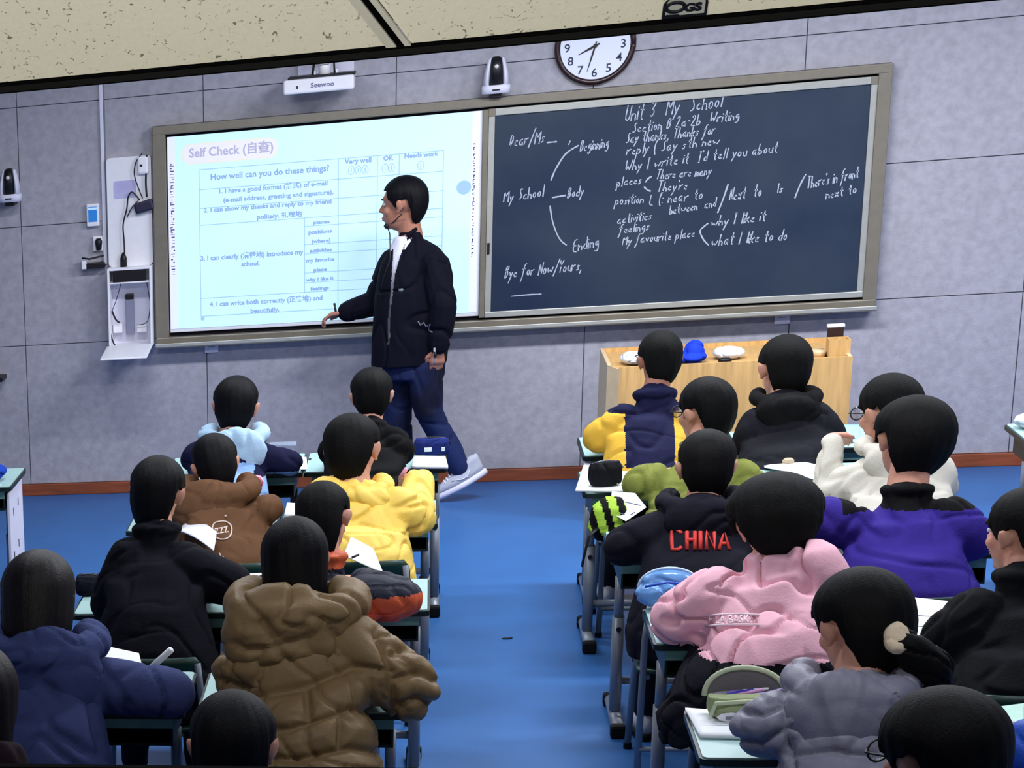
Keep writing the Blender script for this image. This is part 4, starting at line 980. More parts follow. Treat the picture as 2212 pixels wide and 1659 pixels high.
tag(organic(mb, 'blue_cloth', cloth('royal_blue_cloth', (28, 64, 170)), None, .006, 3, folds(.010, 40, 5)), 'royal blue cloth on the single desk at the left edge', 'cloth')

# ================================================================== PEOPLE
def onto(ob, px, py, off=.002):
    d = ray(px, py); d = d/np.linalg.norm(d)
    ok, hit, nrm, idx = ob.ray_cast(Vector(CAM), Vector(d))
    return (np.array(hit)-d*off) if ok else None
def onto_text(ob, s_, px0, py0, px1, py1, m, parent, bold=0.0, size=1.0, name='lettering', hk=1.0):
    """lettering laid on the garment between two points of its surface"""
    t = text_obj(s_, size, m, 0, 0, 0, 0.0, bold, name=name); me = t.data
    n = len(me.vertices); co = np.empty(n*3); me.vertices.foreach_get('co', co); co = co.reshape(-1, 3)
    L = co[:, 0].max(); H = co[:, 2].max(); d = np.array([px1-px0, py1-py0], float); wl_ = np.linalg.norm(d); d /= wl_; up_ = np.array([d[1], -d[0]])
    out = []; last = None
    for x, y, z in co:
        q = np.array([px0, py0])+d*(x/L*wl_)+up_*(z/L*wl_)*hk
        h = onto(ob, q[0], q[1], .003); h = last if h is None else h; last = h; out.append(h if h is not None else np.array([0, 0, 0]))
    me.vertices.foreach_set('co', np.array(out).ravel()); t.parent = parent; t.matrix_parent_inverse = Matrix.Translation(-parent.location)
    so = t.modifiers.new('t', 'SOLIDIFY'); so.thickness = .0015
    return t
def onto_line(ob, pts, rad, m, parent, name='stitching', closed=False):
    P = [onto(ob, *p) for p in pts]; P = [p for p in P if p is not None]
    if closed: P.append(P[0])
    if len(P) < 2: return
    o = MB().tube(P, rad, 6).build(name, m, parent, True); o.matrix_parent_inverse = Matrix.Translation(-parent.location); return o
def curve(pts, n=7, closed=False):
    out = []; m = len(pts); R_ = range(m if closed else m-1)
    for i in R_:
        g = lambda k: np.array(pts[k % m] if closed else pts[min(max(k, 0), m-1)], float)
        p0, p1, p2, p3 = g(i-1), g(i), g(i+1), g(i+2)
        for t in np.linspace(0, 1, n)[:-1]: out.append(.5*((2*p1)+(p2-p0)*t+(2*p0-5*p1+4*p2-p3)*t*t+(-p0+3*p1-3*p2+p3)*t**3))
    if not closed: out.append(np.array(pts[-1], float))
    return out

navy = cloth('navy_cloth', (22, 24, 58)); lightblue = cloth('light_blue_cloth', (140, 176, 226)); yellow = cloth('yellow_shell', (238, 204, 96), rough=.6, spec=.3, bump=.15, wr=.55)
mustard = cloth('mustard_cloth', (216, 172, 62)); orange = cloth('orange_shell', (206, 92, 56), rough=.5, spec=.3); blackc = cloth('black_cloth', (9, 9, 12)); blackc2 = cloth('charcoal_cloth', (22, 23, 31))
olive = cloth('olive_cloth', (128, 136, 66)); cream = cloth('cream_fleece', (206, 202, 190)); purple = cloth('purple_cloth', (50, 36, 126)); pink = cloth('pink_shell', (232, 176, 192), rough=.6, spec=.25, bump=.12, wr=.55)
brownc = cloth('brown_fleece', (104, 74, 52)); blueh = cloth('dusty_blue_fleece', (58, 68, 112)); khaki = cloth('khaki_nylon', (128, 104, 68), rough=.55, spec=.35, bump=.15, wr=.55); greyp = cloth('grey_nylon', (136, 135, 152), rough=.5, spec=.35, bump=.12, wr=.55)
royal = cloth('royal_blue_shell', (36, 84, 200), rough=.5, spec=.3); blacknavy = cloth('navy_black_nylon', (22, 26, 46), rough=.6, spec=.3)

def z_l1a(c, n, G):
    sleeve = (np.abs(c[:, 0]-G['mx']) > G['wsd']*1.0)
    up_ = c[:, 2] > G['zs']-.045-(.06*np.abs(c[:, 0]-G['mx'])/G['wsd'])
    return np.where(np.where(sleeve, c[:, 2] > .70, c[:, 2] > G['zs']-.02), 0, 1)
P_ = {}
P_['L1a'] = student('student in navy and light blue hooded jacket, front row far left, seen from behind', -2.97, (460, 557, 811), ((402, 950), (585, 948)), ((388, 1015), (656, 1022)), navy, 'cool', nod=-8, tilt=4,
    mats=[navy, lightblue], zone=z_l1a, hood=dict(m=cloth('pale_blue_hood', (176, 208, 236)), s=1.15, drop=.13, dx=.03), seed=1)
P_['L1b'] = student('student in black jacket in the front row, just before the standing man', -2.97, (759, 848, 793), ((700, 925), (884, 915)), ((686, 1000), (898, 1000)), blackc, 'black', nod=-12, tilt=-3, seed=2, r_sh=.07, r_el=.065)
P_['L2a'] = student('student in brown hooded sweatshirt with a sleeping cloud print, second row left', -4.1, (414, 514, 936), ((398, 1035), (596, 1068)), ((392, 1120), (614, 1120)), brownc, 'cool', nod=-20, tilt=-8, yaw=8,
    hood=dict(s=1.30, drop=.14, dx=-.05), nape=-.15, seed=3, trousers=(30, 30, 38))
P_['L2b'] = student('student in bright yellow jacket holding a pen, second row beside the aisle', -4.1, (700, 822, 893), ((664, 1035), (905, 1045)), ((652, 1110), (944, 1150)), yellow, 'black', nod=-18, tilt=-6, yaw=-12,
    r_sh=.075, r_el=.080, r_wr=.050, disp=folds(.013, 24, 9), seed=4, hands=((-.08, .20, .705), (.205, .12, .83)), hood=dict(s=1.0, drop=.07, dx=.02, disp=folds(.010, 24, 2)), belly=.15)
P_['L3a'] = student('student in plain black coat with broad shoulders, third row left', -5.42, (280, 398, 983), ((232, 1160), (448, 1165)), ((196, 1340), (548, 1300)), cloth('black_coat', (8, 9, 20)), 'cool', nod=-6, tilt=4, yaw=-10,
    r_sh=.075, r_el=.075, r_wr=.055, hipw=.20, seed=5, belly=.15, nape=-.165)
def z_l3b(c, n, G):
    a = np.abs(c[:, 0]-G['mx']); return np.where((a > G['wsd']*1.10) & (c[:, 2] < G['zs']+.0), 1, np.where((c[:, 2] > G['neck'][2]-.015) & (c[:, 0] > G['neck'][0]-.02), 1, 0))
P_['L3b'] = student('student in dark navy jacket with orange lower sleeves, third row beside the aisle', -5.42, (642, 758, 1040), ((562, 1225), (838, 1235)), ((512, 1345), (914, 1335)), blacknavy, 'black', nod=-22, tilt=-8, yaw=-14,
    r_sh=.075, r_el=.075, r_wr=.05, mats=[blacknavy, orange], zone=z_l3b, nape=-.185, disp=folds(.009, 26, 12), seed=6, hands=((-.16, .18, .705), (.10, .24, .72)))
P_['L4a'] = student('student with a chin length bob in dusty blue hooded sweatshirt holding a white pen', -6.6, (2, 160, 1188), ((-30, 1400), (235, 1415)), ((-60, 1590), (420, 1540)), blueh, 'brown', 'bob', nod=-14, yaw=-8,
    r_sh=.070, r_el=.070, r_wr=.052, hood=dict(s=1.45, drop=.20, dx=.03), disp=folds(.016, 18, 14), seed=7, hands=((-.08, .2, .705), (.24, .13, .735)), hipw=.19)
P_['L4b'] = student('student with long straight dark hair in khaki brown quilted jacket', -6.6, (567, 707, 1115), ((498, 1345), (838, 1325)), ((455, 1510), (952, 1545)), khaki, 'cool', 'long', nod=-8, tilt=-2,
    r_sh=.088, r_el=.098, r_wr=.066, hood=dict(s=1.5, drop=.20, dx=-.03, disp=seamed([[(560, 1345), (600, 1400), (640, 1470), (650, 1520)], [(520, 1400), (590, 1400), (660, 1380)], [(500, 1450), (600, 1440), (700, 1430)], [(700, 1340), (740, 1390), (790, 1400)]], .012, folds(.010, 30, 3), 7, 30)), disp=seamed([[(470, 1470), (560, 1500), (660, 1480), (760, 1440), (850, 1452)], [(480, 1560), (620, 1575), (760, 1530), (850, 1548)], [(500, 1630), (640, 1640), (760, 1615), (850, 1630)], [(815, 1360), (842, 1450), (852, 1560), (840, 1659)], [(850, 1410), (900, 1390)], [(848, 1470), (910, 1450), (945, 1470)], [(852, 1530), (905, 1510), (950, 1530)], [(660, 1480), (668, 1560)], [(740, 1530), (735, 1618)], [(455, 1400), (520, 1420)]], .015, folds(.008, 26, 2.0), 8, 34), seed=8, belly=.17, hipw=.21)
P_['L5b'] = student('student whose tied up blue black hair fills the bottom edge left of the khaki jacket', -7.8, (408, 594, 1490), ((330, 1800), (700, 1800)), ((300, 1980), (720, 1980)), blackc2, 'cool', 'tail', nod=-6, seed=9, face=False)
P_['L5a'] = student('student with reddish brown hair cut by the bottom left corner', -7.75, (-150, 34, 1385), ((-290, 1640), (60, 1590)), ((-300, 1800), (80, 1800)), cloth('maroon_black', (30, 16, 24)), 'brown', 'long', nod=0, seed=10, face=False)
def z_r1a(c, n, G):
    a = np.abs(c[:, 0]-G['mx']); return np.where((a > G['wsd']*.98) & (c[:, 2] < G['zs']+.03) | (c[:, 2] < G['zs']-.165), 1, 0)
P_['R1a'] = student('student in navy jacket with mustard yellow sleeves and hem, front row right of the aisle', -2.85, (1383, 1472, 712), ((1308, 870), (1492, 862)), ((1254, 975), (1505, 985)), navy, 'soft', nod=0, yaw=10, ck=.152,
    mats=[navy, mustard], zone=z_r1a, r_sh=.065, r_el=.07, skinm=skind, seed=11, glasses=True)
P_['R1b'] = student('student in charcoal hooded jacket before the oak desk, front row right', -2.85, (1645, 1750, 721), ((1596, 880), (1800, 862)), ((1578, 985), (1828, 975)), blackc2, 'soft', nod=-2, yaw=14, tilt=3,
    hood=dict(s=1.05, drop=.08, m=blackc), r_sh=.07, r_el=.07, hipw=.2, seed=12)
P_['R2a'] = student('student in olive green jacket wearing glasses, second row right of the aisle', -3.62, (1472, 1580, 813), ((1372, 1000), (1640, 988)), ((1346, 1075), (1660, 1080)), olive, 'black', nod=-6, yaw=38,
    skinm=skin, glasses=True, seed=13, r_sh=.065, r_el=.065, disp=folds(.010, 24, 6))
P_['R2b'] = student('student in cream hooded sweatshirt with glasses resting a cheek on one hand', -3.62, (1866, 1985, 806), ((1822, 985), (2060, 968)), ((1742, 1105), (2068, 1080)), cream, 'soft', nod=-10, yaw=36,
    glasses=True, hood=dict(s=1.0, drop=.08), seed=14, r_sh=.065, r_el=.06, disp=folds(.009, 22, 8), hands=((-.20, .02, .86), (.08, .22, .705)))
P_['R3a'] = student('student in black jacket with the word CHINA in red across the back', -4.75, (1470, 1588, 927), ((1398, 1095), (1612, 1090)), ((1300, 1215), (1650, 1215)), cloth('blue_black_fleece', (18, 18, 30)), 'black', nod=-10, r_sh=.065, r_el=.07,
    hipw=.19, seed=15, disp=folds(.005, 16, 3), hood=dict(s=1.12, drop=.09))
P_['R3b'] = student('student in bright purple jacket with black collar, third row right', -4.75, (1895, 2057, 852), ((1786, 1085), (2112, 1065)), ((1728, 1165), (2150, 1200)), purple, 'soft', nod=0, yaw=16, tilt=6,
    r_sh=.075, r_el=.08, hipw=.22, seed=16, disp=folds(.009, 15, 7), belly=.15, mats=[purple, blackc], ck=.150, zone=lambda c, n, G: np.where((c[:, 2] > G['zs']+.045) & (np.abs(c[:, 0]-G['neck'][0]) < .20), 1, 0))
P_['R4a'] = student('student in pink jacket bowed low over the desk, fourth row right of the aisle', -5.72, (1592, 1772, 1030), ((1480, 1215), (1832, 1165)), ((1404, 1385), (1842, 1320)), pink, 'black', nod=-30, tilt=-4,
    r_sh=.085, r_el=.085, r_wr=.06, hipw=.26, seed=17, disp=folds(.016, 24, 21), belly=.17, vol=1.10, mats=[pink, blackc2], zone=lambda c, n, G: np.where(((c[:, 2] < .675) & (c[:, 0] > G['mx']-.27) & (c[:, 1] < G['hy']-.06)) | (c[:, 2] < .64), 1, 0))
P_['R4b'] = student('student in black jacket at the right edge, ear and cheek showing under short hair', -5.85, (2148, 2290, 1052), ((2040, 1270), (2400, 1240)), ((1985, 1430), (2420, 1450)), cloth('plain_black_fleece', (12, 14, 19)), 'black', nod=-4, yaw=40,
    r_sh=.08, r_el=.085, hipw=.22, seed=18, belly=.15)
P_['R5a'] = student('student in grey quilted jacket with a ponytail tied by a cream scrunchie', -7.05, (1770, 1965, 1226), ((1622, 1480), (2075, 1490)), ((1574, 1620), (2150, 1660)), greyp, 'black', 'tail', nod=-16, yaw=26,
    r_sh=.085, r_el=.075, r_wr=.055, hipw=.21, seed=19, disp=seamed([[(1590, 1530), (1640, 1545), (1700, 1520), (1800, 1510), (1900, 1525)], [(1580, 1600), (1640, 1610), (1700, 1575), (1800, 1562), (1900, 1580)], [(1700, 1632), (1800, 1620), (1900, 1636)], [(1690, 1470), (1700, 1560), (1712, 1659)]], .013, folds(.005, 26, 5), 7, 30), hood=dict(s=1.2, drop=.13, dx=-.04, disp=folds(.006, 22, 5)), belly=.16)
P_['R6a'] = student('student with black hair and thin rimmed glasses at the bottom edge on the right', -8.1, (1905, 2172, 1484), ((1790, 1850), (2330, 1850)), ((1760, 2000), (2350, 2000)), blackc, 'black', nod=-8, yaw=38, glasses=True, seed=20)
P_['R5b'] = student('student in royal blue jacket mostly cut off by the right bottom edge', -7.05, (2250, 2400, 1290), ((2166, 1545), (2500, 1530)), ((2150, 1700), (2520, 1700)), royal, 'black', nod=-10, seed=21, disp=folds(.014, 24, 11), r_sh=.08, r_el=.08)

for kk, lb in (('L1a', 'navy and light blue jacket'), ('L1b', 'black jacket in the front row'), ('L2a', 'brown hoodie'), ('L2b', 'yellow jacket'), ('L3a', 'plain black coat'), ('L3b', 'orange sleeved navy jacket'),
               ('L4a', 'blue hoodie'), ('L4b', 'khaki quilted jacket'), ('R1a', 'navy and mustard jacket'), ('R1b', 'charcoal hooded jacket'), ('R2a', 'olive jacket'), ('R2b', 'cream hoodie'),
               ('R3a', 'CHINA jacket'), ('R3b', 'purple jacket'), ('R4a', 'pink jacket'), ('R4b', 'black jacket at the right edge'), ('R5a', 'grey quilted jacket'), ('R5b', 'royal blue jacket')):
    h = P_[kk]['hip']; put(cproto, 1, (h[0], h[1]+.055, 0), 'green plastic school chair under the student in the %s' % lb, 'school chairs with students on them')

# prints on clothes
redprint = mat('red_print', (206, 66, 62), .7, .2, noise=.12, nscale=60); whiteprint = mat('white_print', (222, 206, 196), .7, .2, noise=.05); palepink = mat('pale_pink_print', (246, 222, 232), .7, .2)
for st in ([(1472, 1152), (1466, 1146), (1452, 1146), (1451, 1166), (1452, 1187), (1466, 1187), (1472, 1181)], [(1484, 1148), (1484, 1187)], [(1501, 1148), (1501, 1187)], [(1484, 1166), (1501, 1166)], [(1513, 1148), (1513, 1187)],
           [(1526, 1187), (1526, 1149), (1543, 1186), (1543, 1149)], [(1553, 1187), (1564, 1148), (1575, 1187)], [(1557, 1174), (1571, 1174)]):
    onto_line(P_['R3a']['garment'], st, .0062, redprint, P_['R3a']['root'], 'letter_stroke')
g = P_['R4a']['garment']; onto_line(g, [(1524, 1352), (1560, 1350), (1600, 1349), (1640, 1350)], .004, palepink, P_['R4a']['root'], 'hem_band'); onto_line(g, [(1524, 1330), (1560, 1327), (1600, 1326), (1640, 1328)], .003, palepink, P_['R4a']['root'], 'hem_band')
onto_text(g, 'FILA BASKET', 1530, 1347, 1640, 1345, palepink, P_['R4a']['root'], .006, hk=1.3)
g = P_['L2a']['garment']; rt2 = P_['L2a']['root']
onto_line(g, curve([(458, 1142), (462, 1131), (472, 1127), (484, 1126), (494, 1130), (500, 1138), (500, 1150), (495, 1160), (484, 1165), (472, 1164), (463, 1158), (457, 1150)], 4, True), .0032, whiteprint, rt2, 'cloud_print', True)
onto_text(g, 'zzz', 465, 1154, 494, 1149, whiteprint, rt2, .0, hk=1.2); onto_line(g, [(466, 1168), (464, 1176)], .003, whiteprint, rt2, 'cloud_print'); onto_line(g, [(474, 1195), (477, 1204), (483, 1202)], .003, whiteprint, rt2, 'cloud_print'); onto_line(g, [(486, 1113), (488, 1116)], .004, whiteprint, rt2, 'cloud_print')

# ponytails and scrunchie
def blob_on(root, name, items, m, voxel=.006, amp=.006, s=60, seed=0):
    mb = MB()
    for a, b, ra, rb in items: mb.capsule(a, b, ra, rb)
    o = organic(mb, name, m, root, voxel, 3, folds(amp, s, seed, .4)); o.matrix_parent_inverse = Matrix.Translation(-root.location); return o
G5 = P_['R5a']; q = atY(1937, 1378, G5['hy']-.13)
ring = [q+np.array([.012*math.cos(t), .020*math.sin(t)*.6, .020*math.sin(t)]) for t in np.linspace(0, 2*math.pi, 9)]
blob_on(G5['root'], 'scrunchie', [(a, b, .019, .019) for a, b in zip(ring, ring[1:])], cloth('cream_scrunchie', (222, 204, 176)), .005, .004, 90)
e1 = atY(1960, 1395, G5['hy']-.12); e2 = atY(2010, 1440, G5['hy']-.10); e3 = atY(2020, 1490, G5['hy']-.09); blob_on(G5['root'], 'ponytail', [(q-(.03, -.04, -.01), e1, .035, .04), (e1, e2, .04, .05), (e2, e3, .05, .035)], HAIR['black'])
# hand of the cream hoodie student at the cheek is part of the body; pens held by students
def pen(a, b, m, label, rad=.0045):
    a, b = np.array(a), np.array(b); r_ = empty('pen', tuple(a), label, 'pen', 'pens held by students'); d = (b-a)
    MB().tube([a+d*.12, b], rad, 10).build('barrel', m, r_, True); MB().tube([a, a+d*.12], [.001, rad], 10).build('tip', alu, r_, True); settle(r_)
G = P_['L4a']; h = G['HR']; pen(atY(316, 1452, G['hy']+.16), atY(370, 1403, G['hy']+.13), paper, 'white pen in the hand of the student in the blue hoodie', .010)
G = P_['L2b']; pen(atY(862, 1036, G['hy']+.15), atY(878, 1012, G['hy']+.13), mat('pink_barrel', (220, 160, 190), .4, .4), 'pink pen in the hand of the student in the yellow jacket', .008)
pen(atY(648, 1018, -2.66), atY(671, 990, -2.66), blackm, 'black pen beside the paper of the front row student in navy', .005)
pen(atY(757, 1206, -5.12), atY(775, 1198, -5.10), blackm, 'thin dark pen on the paper before the orange sleeved student', .004)

# ------------------------------------------------------------------ the standing teacher
def teacher():
    Y = -.52; A = lambda px, py, y=Y: atY(px, py, y)
    kk = ppm(A(890, 700)); k = 1.06
    tp = A(873, 381); R = rot(76, -2, 3); hc = np.array([tp[0]-.008, Y, tp[2]-.128*k])
    foot = atZ(950, 1083, 0); root = empty('person', (A(890, 780)[0], Y, 0), 'standing man in long black jacket and jeans facing the projected slide with one arm out', 'person')
    neck = A(888, 512)
    sL, eL, wL = A(935, 568, -.60), A(958, 655, -.66), A(948, 742, -.64)
    sR, eR, wR = A(852, 568, -.42), A(815, 655, -.38), A(752, 673, -.37)
    hipL, kneeL, ankL = A(915, 790, -.56), A(926, 890, -.57), A(992, 1010, -.50)
    hipR, kneeR, ankR = A(872, 790, -.47), A(858, 885, -.46), A(862, 1030, -.44)
    b = MB(); head_caps(b, hc, R, k, neck); b.capsule(neck, A(888, 580), .052, .09)
    b.loft([(A(893, 775)[0], Y, A(893, 775)[2], .13, .10), (A(893, 660)[0], Y, A(893, 660)[2], .125, .10), (A(893, 570)[0], Y, A(893, 570)[2], .13, .10)], 18)
    for S, E_, W_ in ((sL, eL, wL), (sR, eR, wR)): b.capsule(S, E_, .045, .037); b.capsule(E_, W_+(W_-E_)*.12, .036, .026)
    hand_caps(b, wL+(wL-eL)*.10, (-.05, .0, -1), (.4, -1, 0), 1, .75, .95)
    hand_caps(b, wR+(wR-eR)*.08, (-1, 0, -.12), (0, .2, 1), 1, .85, .95)
    for h_, kn, an in ((hipL, kneeL, ankL), (hipR, kneeR, ankR)): b.capsule(h_, kn, .065, .048); b.capsule(kn, an, .045, .034)
    organic(b, 'body', skind, root, .0065, 3); face_parts(hc, R, k, root)
    hair('hair', hc, R, k, HAIR['cool'], root, 'short', .088, 3.3, 1.04, 1.02)
    mb = MB(); rg = [(884, 770, 58, .108), (888, 700, 58, .105), (888, 600, 56, .10), (884, 560, 44, .085), (878, 530, 28, .066), (880, 508, 20, .056)]
    mb.loft([(A(x, y)[0]-.012, Y-.008, A(x, y)[2], h_/kk, d_) for x, y, h_, d_ in rg], 24); mb.capsule(sR, eR, .045, .04)
    organic(mb, 'shirt', cloth('white_shirt', (226, 228, 246)), root, .010, 4, folds(.003, 20, 2))
    t = MB(); t.loft([(A(893, 770)[0], Y, A(893, 770)[2], .155, .115), (A(893, 815)[0], Y, A(893, 815)[2], .150, .115)], 20)
    t.capsule(hipL, kneeL, .090, .072); t.capsule(kneeL, ankL, .070, .060); t.capsule(hipR, kneeR, .092, .076); t.capsule(kneeR, ankR, .075, .068)
    organic(t, 'jeans', mat('indigo_denim', (15, 18, 42), .8, .2, noise=.3, nscale=4, c2=(34, 46, 92), bump=.2, bscale=200), root, .011, 3, folds(.006, 20, 4))
    j = MB(); rg = [(882, 786, 77, .135), (886, 745, 79, .140), (893, 660, 80, .140), (897, 600, 76, .130), (897, 565, 68, .115), (893, 538, 50, .09), (886, 518, 27, .068), (886, 500, 21, .060)]
    j.loft([(A(x, y)[0], Y, A(x, y)[2], h_/kk, d_) for x, y, h_, d_ in rg], 30, 0, 2.4)
    j.capsule(sL, eL, .072, .068); j.capsule(eL, wL, .068, .056); j.capsule(sR, eR, .078, .068); j.capsule(eR, wR, .068, .054)
    poly = [(852, 512), (882, 503), (878, 522), (864, 556), (853, 592), (848, 640), (843, 690), (842, 745), (836, 745), (837, 690), (842, 640), (846, 585), (848, 545)]
    def inside(X, Z_):
        r_ = np.zeros(len(X), bool); n = len(poly)
        for i in range(n):
            x1, y1 = poly[i]; x2, y2 = poly[(i+1) % n]
            c_ = ((y1 > Z_) != (y2 > Z_)) & (X < (x2-x1)*(Z_-y1)/(y2-y1+1e-9)+x1); r_ ^= c_
        return r_
    def cut(c, n):
        d = c-CAM; z = d @ FW; px = CX+F*(d @ RT)/z; py = CY-F*(d @ UP)/z
        return inside(px, py) & (n[:, 1] < .15)
    jk = organic(j, 'jacket', cloth('midnight_black_jacket', (9, 9, 24), wr=.35), root, .005, 5, folds(.008, 15, 7), cut=cut, solid=.005)
    cr = MB(); q = [A(868, 522, Y-.068), A(882, 508, Y-.062), A(896, 496, Y-.045), A(903, 491, Y+.0), A(894, 497, Y+.045)]
    for a, b2 in zip(q[1:], q[2:]): cr.capsule(a, b2, .012, .015, 10)
    organic(cr, 'collar', MATS['midnight_black_jacket'], root, .006, 3)
    def at_node(name, mb_, m): o = mb_.build(name, m, root, True); return o
    mk = A(836, 488, Y-.01); at_node('microphone', MB().ell(mk, (.016, .014, .013)).tube([mk, A(850, 480, Y-.05), A(868, 462, Y-.092)], .003, 6), blackm)
    at_node('microphone_cord', MB().tube([mk, A(842, 505, Y-.10), A(843, 560, Y-.14), A(828, 600, Y-.15), A(822, 640, Y-.12)], .0025, 6), blackm)
    for (px, py) in ((866, 626),): 
        o = onto(jk, px, py); 
        if o is not None: at_node('button', MB().cyl(o, (0, 1, 0), .012, .006, 14), steel)
    pts = [onto(jk, *p) for p in ((903, 694), (908, 703), (915, 697), (921, 706), (929, 700), (926, 713), (934, 718))]
    pts = [p for p in pts if p is not None]; at_node('pocket_print', MB().tube(pts, .0045, 6), cloth('grey_print', (110, 112, 128)))
    # sneakers: built flat, then turned onto the heel-to-toe line
    def shoe(heel, toe, side):
        heel = np.array(heel); toe = np.array(toe); ax = toe-heel; L = .295; ax /= np.linalg.norm(ax); up_ = np.array([0, 0, 1.0])-ax*ax[2]; up_ /= np.linalg.norm(up_); la = np.cross(up_, ax)
        T = lambda x, y, z: toe+ax*(x-L)+la*y+up_*z
        def solid(rings, n=26):
            v = []; f = []
            for z, xs, wid, x0_ in rings:
                for i in range(n):
                    a = 2*math.pi*i/n; u = .5+.5*math.cos(a); wv = wid*math.sin(a)*(.78+.32*math.sin(math.pi*min(1, u*1.1)))
                    v.append(T(x0_+(xs)*(u), wv, z))
            for i in range(len(rings)-1):
                for q_ in range(n): a = i*n+q_; b3 = i*n+(q_+1) % n; f.append((a, b3, b3+n, a+n))
            f.append(tuple(range(n))[::-1]); f.append(tuple(range((len(rings)-1)*n, len(rings)*n))); return MB().add(v, f)
        sh = solid([(.0, L, .046, 0), (.012, L+.006, .049, -.003), (.030, L, .047, 0)]).build('shoe_sole', whiteb, root, True)
        u = solid([(.028, L-.01, .044, .003), (.055, L-.03, .043, .004), (.075, L-.085, .038, .002), (.095, L-.150, .034, .0), (.115, .115, .036, .0), (.120, .105, .030, .004)]).build('shoe_upper', cloth('pale_grey_leather', (186, 190, 206), wr=0), root, True)
        w_ = MB()
        for x_, z_ in ((.155, .095), (.172, .088), (.190, .080), (.206, .073)): w_.tube([T(x_, -.022, z_-.006), T(x_, 0, z_+.004), T(x_, .022, z_-.006)], .004, 6)
        w_.build('shoelace', white, root, True)
        m_ = MB().tube([T(.070, side*.043, .072), T(.098, side*.046, .046), T(.130, side*.047, .047), T(.175, side*.043, .066)], [.004, .010, .008, .002], 8, flat=.3); m_.build('shoe_mark', white, root, True)
    shoe(A(1022, 1038, -.50), atZ(940, 1085, 0.0)+np.array([0, 0, .004]), 1); hR = A(875, 1050, -.44); shoe((hR[0]+.03, -.44, .002), (hR[0]-.265, -.46, .002), 1)
    settle(root)
    p = wL+(wL-eL)*.10; c = A(938, 772, -.72); r = empty('remote_control', tuple(c), 'silver and black remote held in the lowered hand of the standing man', 'remote')
    MB().tube([c+(.0, .02, .045), c+(.004, .0, -.03)], .012, 10, flat=.5).build('case', mat('silver_case', (180, 182, 192), .3, .5, metal=.4), r, True); MB().tube([c+(.004, -.006, .03), c+(.006, -.010, .0)], .006, 8).build('keypad', blackm, r, True); settle(r)
    a, b2 = A(722, 655, -.37), A(728, 688, -.37); pen(b2, a, blackm, 'dark pen in the outstretched hand of the standing man', .006)
teacher()

# ================================================================== THINGS ON THE DESKS
def sheet(name, px, label, cat, z=ZD+.001, thick=.002, m=paper, lines=0, bend=0.0, group=None, dz=None):
    c = [atZ(x, y, z+(dz[i] if dz else 0)) for i, (x, y) in enumerate(px)]
    n = 8; v = []; 
    for i in range(n):
        for q in range(n):
            u, w_ = i/(n-1), q/(n-1); p = c[0]*(1-u)*(1-w_)+c[1]*u*(1-w_)+c[2]*u*w_+c[3]*(1-u)*w_; v.append(p+np.array([0, 0, bend*math.sin(math.pi*u)+.0*w_]))
    f = [(i*n+j, (i+1)*n+j, (i+1)*n+j+1, i*n+j+1) for i in range(n-1) for j in range(n-1)]
    o0 = empty(name, tuple(np.mean(c, 0)), label, cat, group); o = MB().add(v, f).build('page', m, o0, True); so = o.modifiers.new('t', 'SOLIDIFY'); so.thickness = thick; so.offset = 0
    if lines:
        for k_ in range(lines):
            a = .14+.7*k_/max(1, lines); P = [c[0]*(1-u)*(1-a)+c[1]*u*(1-a)+c[2]*u*a+c[3]*(1-u)*a+np.array([0, 0, bend*math.sin(math.pi*u)+thick/2+.0008]) for u in (.15, .4, .6, .8-.2*(k_ % 2))]
            MB().tube(P, .0016, 5, flat=.5).build('print_line', papershade, o0)
    settle(o0)
def case(name, px0, px1, py, hgt, dep, m, label, z=ZD, seed=1, zipm=blackm, lift=0.0, rotz=0.0, lab=True):
    a = atZ(px0, py, z); b = atZ(px1, py, z); cx_ = (a[0]+b[0])/2; cy_ = (a[1]+b[1])/2+dep/2; wv = (b[0]-a[0])/2
    o0 = empty(name, (cx_, cy_, z), label, 'pencil case'); mb = MB().loft([(0, 0, .004, wv*.93, dep/2*.9), (0, 0, hgt*.3, wv, dep/2), (0, 0, hgt*.75, wv*.98, dep/2*.9), (0, 0, hgt, wv*.85, dep/2*.5)], 26, 0, 3.2)
    mb.v = [(cx_+x*math.cos(rotz)-y*math.sin(rotz), cy_+x*math.sin(rotz)+y*math.cos(rotz), z+zz+lift) for x, y, zz in mb.v]
    organic(mb, 'shell', m, o0, .005, 2, folds(.003, 40, seed))
    g = lambda t, e=1.0: (cx_+wv*e*.86*t*math.cos(rotz), cy_+wv*.86*t*math.sin(rotz)+.0, z+lift+hgt*(1.0-.10*t*t)+.002)
    MB().tube([g(t) for t in np.linspace(-1, 1, 9)], .0035, 6).build('zip', zipm, o0, True)
    q = g(1); MB().tube([q, (q[0]+.012, q[1]-.012, q[2]-.022)], .003, 6).build('zip_pull', zipm, o0, True)
    settle(o0); return o0, (cx_, cy_, wv)
o0, k_ = case('pencil_case', 893, 972, 986, .075, .075, cloth('navy_canvas', (26, 40, 104)), 'navy blue pencil case with white patches on the front desk by the aisle', seed=3)
for dx, w_ in ((-.030, .030), (.040, .014)):
    o = MB().box((k_[0]+dx, k_[1]-.042, ZD+.022), (k_[0]+dx+w_, k_[1]-.038, ZD+.040), 0, .001).build('patch', paper, o0); o.matrix_parent_inverse = Matrix.Translation(-o0.location)
sheet('notebook', [(888, 1010), (968, 1010), (962, 988), (896, 987)], 'white notebook before the navy pencil case on the front desk', 'notebook', thick=.012, z=ZD+.007)
r = empty('clear_box', tuple(atZ(612, 985, ZD)), 'clear plastic box on the front desk before the student in light blue hood', 'box')
